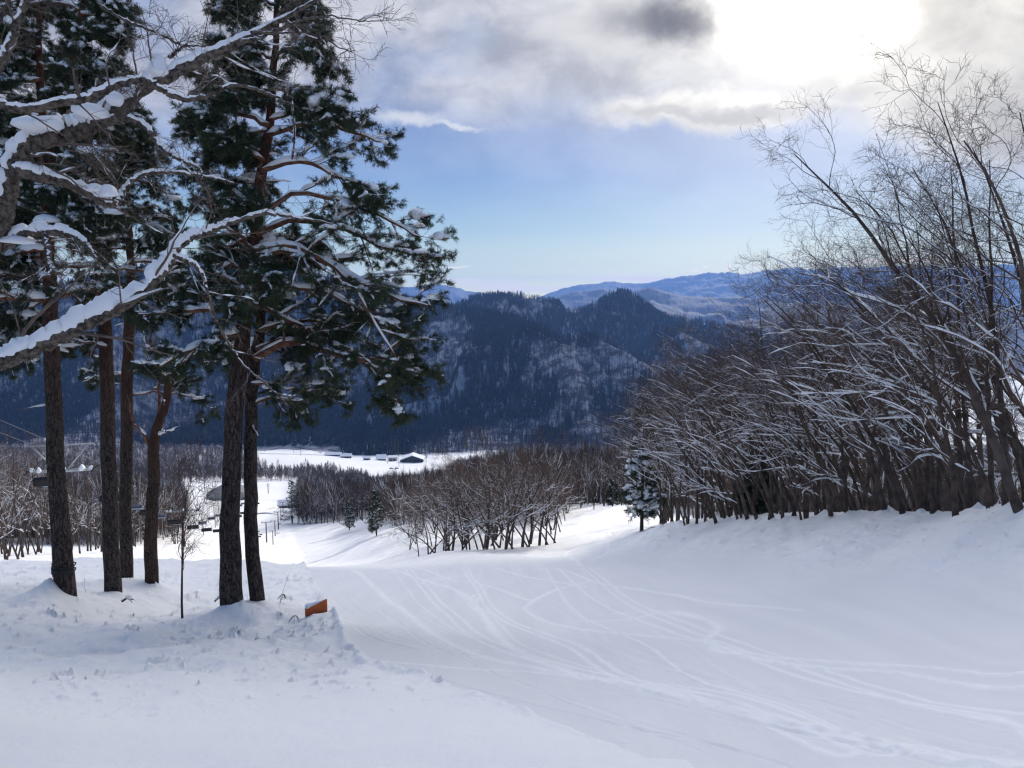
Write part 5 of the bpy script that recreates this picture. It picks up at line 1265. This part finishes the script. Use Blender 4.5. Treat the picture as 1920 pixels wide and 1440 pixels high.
    for i, (px, py, Y) in enumerate(((486, 1007, 175), (489, 1003, 190), (494, 1027, 168), (505, 1008, 200), (520, 1006, 215), (515, 994, 230), (524, 983, 215), (529, 967, 250), (533, 961, 270), (488, 1034, 160), (496, 1035, 158), (521, 1001, 205), (528, 974, 240), (536, 950, 300), (484, 997, 200))):
        if b is None: b = chair(False); o = b
        else: o = cp(b)
        p = un(px, py, Y); o.location = p; k = .42 if Y < 230 else .5; o.scale = (k, k, k); o.rotation_euler = (0, 0, ang); tagp(o, "tiny chair on the second lift line right of the slim pine", "lift chair", "chairs of the second lift line")

# ---------------------------------------------------------------- village, fences, small things
def build_village():
    Mw = simple("plaster_cream", (0.42, 0.40, 0.34), .9, .12, .5); Mwd = simple("dark_timber", (0.045, 0.034, 0.030), .85, .3, .8); Mgl = simple("window_glass_dark", (0.02, 0.025, 0.035), .15, .1); Mred = simple("red_sheeting", (0.24, 0.06, 0.04), .8, .15); Mrf = simple("grey_sheet_roof", (0.16, 0.16, 0.17), .7, .15, .5); Mbeam = simple("pale_barge_board", (.34, .31, .27), .8, .1)
    def house(px, Y, w, d, hw, hr, rz, label, wall=None, roof_snow=True, porch=False, name="house", gable_front=True, over=.8):
        p = at(px, Y); o = bpy.data.objects.new(name, None); COL.objects.link(o); o.location = p; o.rotation_euler = (0, 0, rz); tagp(o, label, "building")
        g = Geo(); box(g, 0, 0, hw / 2 - .5, w, d, hw + 1)
        if gable_front:
            for y in (-d / 2, d / 2): g.add([[-w / 2, y, hw], [w / 2, y, hw], [0, y, hw + hr]], T=[[0, 1, 2]])
        else:
            for x in (-w / 2, w / 2): g.add([[x, -d / 2, hw], [x, d / 2, hw], [x, 0, hw + hr]], T=[[0, 1, 2]])
        g.obj("wall", wall or Mwd, o, smooth=False)
        def roofmesh(t0, t1, ov):
            W, Dd = (w / 2 + ov, d / 2 + ov) if gable_front else (d / 2 + ov, w / 2 + ov); drop = hr / ((w if gable_front else d) / 2) * ov
            V = []
            for y in (-Dd, Dd):
                for (x, z) in ((-W, hw - drop + t0), (0, hw + hr + t0), (W, hw - drop + t0), (W, hw - drop + t1), (0, hw + hr + t1), (-W, hw - drop + t1)): V.append([x, y, z] if gable_front else [y, x, z])
            gg = Geo(); Q = [[0, 1, 4, 5], [1, 2, 3, 4], [7, 6, 11, 10], [8, 7, 10, 9], [1, 0, 6, 7], [2, 1, 7, 8], [4, 3, 9, 10], [5, 4, 10, 11], [0, 5, 11, 6], [3, 2, 8, 9]]; gg.add(V, Q=Q); return gg
        roofmesh(.05, .22, over).obj("roof", Mbeam if roof_snow else Mrf, o, smooth=False)
        if roof_snow: roofmesh(.23, .75, over * .92).obj("roof_snow", M_SNOWC, o, smooth=False)
        nW = max(2, int(w / 4))
        for k in range(nW):
            x = (k + .5) / nW * w * .86 - w * .43; g = Geo(); box(g, x, -d / 2 - .04, hw * .52, w / nW * .5, .06, hw * .34); wn = g.obj("window", Mgl, o)
            g = Geo(); box(g, x, -d / 2 - .06, hw * .52 + hw * .19, w / nW * .56, .1, .1); box(g, x, -d / 2 - .06, hw * .52 - hw * .19, w / nW * .56, .1, .1); g.obj("frame", Mbeam, wn)
        g = Geo(); box(g, w * .36, -d / 2 - .05, 1.05, 1.2, .07, 2.1); g.obj("door", Mbeam, o)
        if porch:
            g = Geo(); box(g, w * .28, -d / 2 - 2.2, 2.6, w * .36, 4.2, .25)
            for x in (w * .12, w * .44): box(g, x, -d / 2 - 4.0, 1.2, .25, .25, 2.6)
            g.obj("porch", Mwd, o)
        return o
    house(774, 905, 25, 16, 4.6, 4.6, .05, "wide dark lodge with a low snowy gable roof, largest building of the village", porch=True, name="lodge", over=1.6)
    house(737, 915, 10, 9, 5.4, .8, .0, "cream flat-roofed building left of the lodge", wall=Mw, name="cabin", gable_front=False, over=.4)
    house(715, 950, 11, 8, 2.8, 2.4, .05, "small snow-roofed house behind and left of the cream building", name="house", gable_front=False)
    house(716, 930, 10, 6, 2.4, 1.6, .05, "low shed with a snowy lean roof in front of the small house", name="shed", gable_front=False)
    house(649, 965, 13, 8, 2.0, 2.2, .1, "snow-roofed house in the open field, right one of the pair", name="house", gable_front=False)
    house(625, 985, 20, 8, 1.6, 1.8, .1, "long low snow-roofed building at the left of the village", name="house", gable_front=False)
    house(688, 935, 8, 6, 2.4, 1.5, .1, "tiny snow-roofed hut half hidden by bare trees", name="hut", gable_front=False)
    house(432, 420, 22, 16, 3.0, 5.2, .35, "building with a bare grey pitched roof, showing left of the tallest pine", roof_snow=False, name="building", gable_front=True, over=1.2, wall=Mw)
    house(540, 330, 7.5, 4.5, 2.6, 1.2, .25, "lone lift hut on the open snow by the pylons", name="hut", gable_front=False, wall=Mrf, over=.6)
    # red container by the lodge
    p = at(754.5, 900); g = Geo(); box(g, 0, 0, 1.6, 5.2, 2.4, 2.9)
    for k in range(9): box(g, -2.3 + k * .57, -1.22, 1.6, .1, .06, 2.6)
    o = g.obj("container", Mred); o.location = p; tagp(o, "reddish box container at the left corner of the lodge", "container")
    g = Geo(); blobs(g, np.array([[x, 0, 3.1] for x in (-1.8, -.6, .6, 1.8)]), np.full(4, 1.0), np.full(4, 1.15), np.full(4, .35), rngf(2)); g.obj("snow", M_SNOWC, o)
    # parked cars under snow below the lodge
    Mcar = simple("car_paint_dark", (.03, .035, .045), .35, .1)
    for i, (px, Y, lab) in enumerate(((734, 800, "snow-capped dark car, left of the two on the open snow"), (744, 800, "snow-capped dark car, right of the two on the open snow"))):
        p = at(px, Y); o = bpy.data.objects.new("parked_car", None); COL.objects.link(o); o.location = p; o.rotation_euler = (0, 0, .2); tagp(o, lab, "car", "cars below the lodge")
        prof = [(-2.1, .35), (-2.15, .8), (-1.7, .98), (-1.1, 1.45), (.6, 1.5), (1.1, 1.0), (2.0, .85), (2.15, .4)]; V = []; n = len(prof)
        for y in (-.85, .85):
            for (x, z) in prof: V.append([x, y, z])
        g = Geo(); g.add(V, Q=[[k, k + 1, n + k + 1, n + k] for k in range(n - 1)] + [[n - 1, 0, n, 2 * n - 1]], T=[[0, k + 1, k] for k in range(1, n - 1)] + [[n, n + k, n + k + 1] for k in range(1, n - 1)]); g.obj("body", Mcar, o, smooth=False)
        for x in (-1.35, 1.35):
            for y in (-.8, .8): g = Geo(); tubes(g, np.array([[x, y - .1, .33], [x, y + .1, .33]]), np.full(2, .33), 14); g.obj("wheel", Mgl, o)
        g = Geo(); blobs(g, np.array([[-.4, 0, 1.5], [1.4, 0, 1.0]]), np.array([1.1, .7]), np.array([.8, .8]), np.array([.35, .2]), rngf(4)); g.obj("snow", M_SNOWC, o)
    # utility poles
    Mp = simple("pole_grey", (.10, .10, .11), .8, .2)
    for i, (px, Y, H, lab) in enumerate(((497, 1015, 17, "utility pole at the left end of the upper field"), (550, 1015, 16, "utility pole in the middle of the upper field"), (564, 960, 14, "thin utility pole in the lower part of the field"), (799, 880, 13, "utility pole right of the lodge"), (727, 880, 17, "tall pole left of the cream building"), (384, 520, 10, "pole on the snow left of the grey-roofed building"), (503, 480, 7, "short pole on the slope above the lift hut"), (748, 850, 14, "slim pole in front of the lodge's left corner"))):
        p = at(px, Y); g = Geo(); tubes(g, np.array([[0, 0, -1], [0, 0, H]]), np.array([.26, .18]), 8); box(g, 0, 0, H - 1.2, 2.4, .16, .16); box(g, 0, 0, H - 2.2, 1.8, .16, .16); o = g.obj("utility_pole", Mp); o.location = p; tagp(o, lab, "pole")
    # field fence line
    p0, p1 = at(486, 985), at(622, 975); g = Geo(); n = 34
    for k in range(n): q = p0 + (p1 - p0) * k / (n - 1); q[2] = float(gz(q[0], q[1])); box(g, q[0], q[1], q[2] + .5, .16, .16, 1.6)
    for h in (.5, 1.0):
        P = np.array([[*(p0 + (p1 - p0) * k / (n - 1))[:2], float(gz(*(p0 + (p1 - p0) * k / (n - 1))[:2])) + h] for k in range(n)]); tubes(g, P, np.full(n, .10), 4)
    tagp(g.obj("fence", Mp), "long dark rail fence drawn across the snowy field", "fence")
    # orange netting by the hut
    p0, p1 = un(508, 946, 300), un(502, 941, 318); g = Geo(); P = [at(500 + 2.6 * k, 305 + 3 * k) for k in range(7)]
    for q in P: tubes(g, np.array([q, q + [0, 0, 1.6]]), np.full(2, .05), 5)
    for h in np.linspace(.5, 1.4, 4): tubes(g, np.array([q + [0, 0, h] for q in P]), np.full(len(P), .04), 4)
    tagp(g.obj("safety_net", simple("orange_net", (.75, .22, .10), .7, .1)), "faint orange safety net on stakes beside the lift hut", "net")

def build_near():
    Mo = simple("orange_padding", (0.50, 0.115, 0.032), 0.75, 0.18, 5.0, 0.004, 60); Mw = simple("weathered_board", (.10, .08, .07), .9, .3)
    # orange pad beside the run: a thick slab, snow banked against it
    a = un(572, 1139, 13.9); b = un(613, 1124, 13.95)
    d = b - a; L = np.linalg.norm(d); u = d / L; w = np.array([-u[1], u[0], 0]) * .09; w /= np.linalg.norm(w) / .035; up = np.array([0, 0, 1.0])
    o = bpy.data.objects.new("safety_pad", None); COL.objects.link(o); mid = (a + b) / 2; o.location = mid; tagp(o, "orange crash pad half buried in snow at the left edge of the run", "crash pad")
    g = Geo(); n = 12; V = []
    for k in range(n + 1):
        t = k / n; c = a + d * t - mid + np.array([0, 0, .006 * math.sin(9 * t)])
        for (s, h) in ((-1, .012), (-.9, .0), (-1, -.45), (1, -.45), (.9, 0), (1, .012)):
            pass
        for (s, h) in ((-.85, 0), (-1, -.03), (-1, -.36), (1, -.36), (1, -.03), (.85, 0)): V.append(c + w * s + up * h)
    Q = []
    for k in range(n):
        for j in range(6): Q.append([k * 6 + j, k * 6 + (j + 1) % 6, (k + 1) * 6 + (j + 1) % 6, (k + 1) * 6 + j])
    g.add(V, Q=Q + [[0, 1, 2, 3], [0, 3, 4, 5], [n * 6 + 3, n * 6 + 2, n * 6 + 1, n * 6], [n * 6 + 5, n * 6 + 4, n * 6 + 3, n * 6]]); g.obj("pad", Mo, o, smooth=False)
    g = Geo(); rr = rngf(8); ts = np.linspace(.02, .8, 9); P = np.array([a + d * t - mid + [0, 0, .012] for t in ts]); tubes(g, P[None], np.interp(ts, [0, .1, .25, .6, .8], [.05, .10, .06, .035, .02])[None], 8, rough=.12, rng=rr, squash=.55); g.obj("snow", M_SNOWC, o)
    # orange marker behind the leftmost trunk
    c = un(104, 1068, 17.6); g = Geo(); box(g, 0, 0, 0, .12, .10, .34); tubes(g, np.array([[0, 0, -.9], [0, 0, .2]]), np.full(2, .035), 8); o = g.obj("marker_post", Mo); o.location = c; tagp(o, "orange marker peeping out left of the strapped trunk", "marker")
    # branches lying on the snow
    def stick(name, pts, Y, label, r=.016, seed=1, twigs=5):
        rng = rngf(seed); P = resample(pxl(pts, Y, Y + .1), 10); base = P[0].copy(); g = Geo(); P = P - base; tubes(g, P, np.linspace(r, r * .4, 10), 7, rough=.1, rng=rng)
        P2, R2 = grow(P[None], np.linspace(r, r * .4, 10)[None], twigs, .2, 1, .6, 50, 5, .15, (0, 0, -.03), rng, .4, .003, lmin=.1); tubes(g, P2, R2, 4)
        o = g.obj(name, M_BARE); o.location = base; tagp(o, label, "branch")
        g = Geo(); snow_on(g, P[None], np.linspace(r, r * .5, 10)[None], rng, 1.6, .012, .2, 6, lift=.8); g.obj("snow", M_SNOWC, o)
    stick("fallen_branch", [(228, 1128), (238, 1122), (250, 1124)], 16.6, "broken dark branch end sticking from the snow right of the straight brown trunk", .03, 11, 8)
    stick("fallen_branch", [(402, 1128), (410, 1122), (420, 1121)], 14.2, "short twiggy branch at the left foot of the tallest pine", .016, 12, 4)
    stick("fallen_branch", [(96, 1141), (102, 1138), (108, 1142)], 14.6, "small dark twig in the snow below the leftmost large trunk", .014, 13, 3)
    stick("fallen_branch", [(472, 1206), (478, 1200), (484, 1196)], 12.2, "dark twig sticking out of the big mound's right flank", .012, 14, 3)
    # dry stems
    rng = rngf(60); proto = None; spots = [(454, 1168, .55), (462, 1180, .45), (470, 1165, .6), (484, 1176, .5), (497, 1185, .7), (500, 1172, .35), (507, 1168, .45), (520, 1160, 1.1), (523, 1150, .5), (530, 1190, .4), (552, 1196, .3), (575, 1188, .25), (598, 1200, .35), (190, 1125, .35), (163, 1145, .5), (300, 1088, .5), (310, 1092, .4), (512, 1045, .6), (518, 1048, .5), (8, 1090, .4), (392, 1100, .35), (70, 1112, .4), (330, 1090, .3), (445, 1172, .3)]
    Mdry = simple("dry_stem", (.16, .12, .09), .9, .3)
    pm = []
    for s in range(4):
        r2 = rngf(70 + s); P, R = shoot(np.array([[0, 0, -.05]] * 2), nrm(np.array([[.15, 0, 1], [-.35, .1, 1.0]])), np.array([1.05, .6]), np.array([.0045, .0035]), 7, .07, (0, 0, 0), r2, .3)
        P2, R2 = grow(P, R, 5, .3, 1, .3, 42, 4, .1, (0, 0, .02), r2, .7, .002, lmin=.08); g = Geo(); tubes(g, P, R, 4); tubes(g, P2, R2, 3); pm.append(g.mesh("dry_stem", [Mdry]))
    for i, (px, py, h) in enumerate(spots):
        q = hit(px, py); z = float(gz(*q)); o = link("dry_stem", pm[i % 4]); o.location = (q[0], q[1], z); o.scale = (h, h, h); o.rotation_euler = (rng.uniform(-.2, .2), rng.uniform(-.3, .3), rng.uniform(0, 6)); tagp(o, "thin dry weed stem sticking out of the snow", "dry stem", "dry stems around the pines")
    # bamboo grass with its green leaves
    def sasa(px, py, h, label, seed, n=5):
        rng = rngf(seed); q = hit(px, py); z = float(gz(*q)); o = bpy.data.objects.new("bamboo_grass", None); COL.objects.link(o); o.location = (q[0], q[1], z); tagp(o, label, "plant")
        g = Geo(); P = resample([[0, 0, -.05], [.06 * h, 0, h * .5], [.25 * h, 0, h]], 8); tubes(g, P, np.full(8, .004), 5); g.obj("stem", Mdry, o)
        g = Geo()
        for k in range(n):
            a = rng.uniform(-.5, 3.6); L = rng.uniform(.10, .16); dr = np.array([math.cos(a), .3 * math.sin(a), 0]); t = np.linspace(0, 1, 7); c = P[-1] + dr * (t[:, None] * L) + np.array([0, 0, 1.0]) * (-.9 * L * t[:, None] ** 1.5); s = nrm(np.cross(dr, [0, 0, 1.0]) + [0, 0, .5]); wd = .022 * np.sin(math.pi * np.clip(t, .04, .97)) ** .7
            V = np.concatenate([c - s * wd[:, None], c + s * wd[:, None]]); g.add(V, Q=[[i, i + 1, 8 + i, 7 + i] for i in range(6)])
        g.obj("leaf", simple("sasa_leaf", (.10, .14, .035), .6, .25), o)
    sasa(524, 1182, .42, "bamboo grass with drooping green leaves near the orange crash pad", 81)
    sasa(552, 1190, .12, "low bamboo grass tuft just right of the taller leafy one", 82, 3)
    sasa(568, 1195, .10, "smallest bamboo grass tuft, nearest below the orange crash pad", 83, 3)
for (px, Y, h, r, pw) in ((437, 14.2, .38, 1.4, 1.6), (435, 14.2, .18, .40, 1.2), (486, 14.6, .20, .45, 1.3), (105, 15.4, .38, 1.6, 1.6), (98, 15.35, .45, .40, 1.3), (206, 18.0, .30, 1.4, 1.6), (209, 17.95, .15, .35, 1.2), (238, 21, .12, .7, 1.5),
                      (283, 20.4, .25, 1.3, 1.6), (283, 20.4, .1, .3, 1.2), (10, 17, .4, 1.6, 1.8), (592, 13.6, .15, 0.9, 1.6)):
    p = at(px, Y); MOUNDS.append((p[0], p[1], h, r, pw))
plan = plan_bank()
for i, (x, y, row) in enumerate(plan):
    if row == 0: MOUNDS.append((x + 0.05, y - 0.02, (0.12, 0.24, 0.17, 0.30, 0.08)[i % 5], (0.20, 0.34, 0.26)[i % 3], 1.2))
build_slope()
HX, HY, HZ = build_hills()
build_far()
build_cloud()
build_pines()
build_oak()
D = build_protos(); build_bare(D, plan)
build_woods(); build_conifers(); build_lift(); build_village(); build_near()
build_haze()
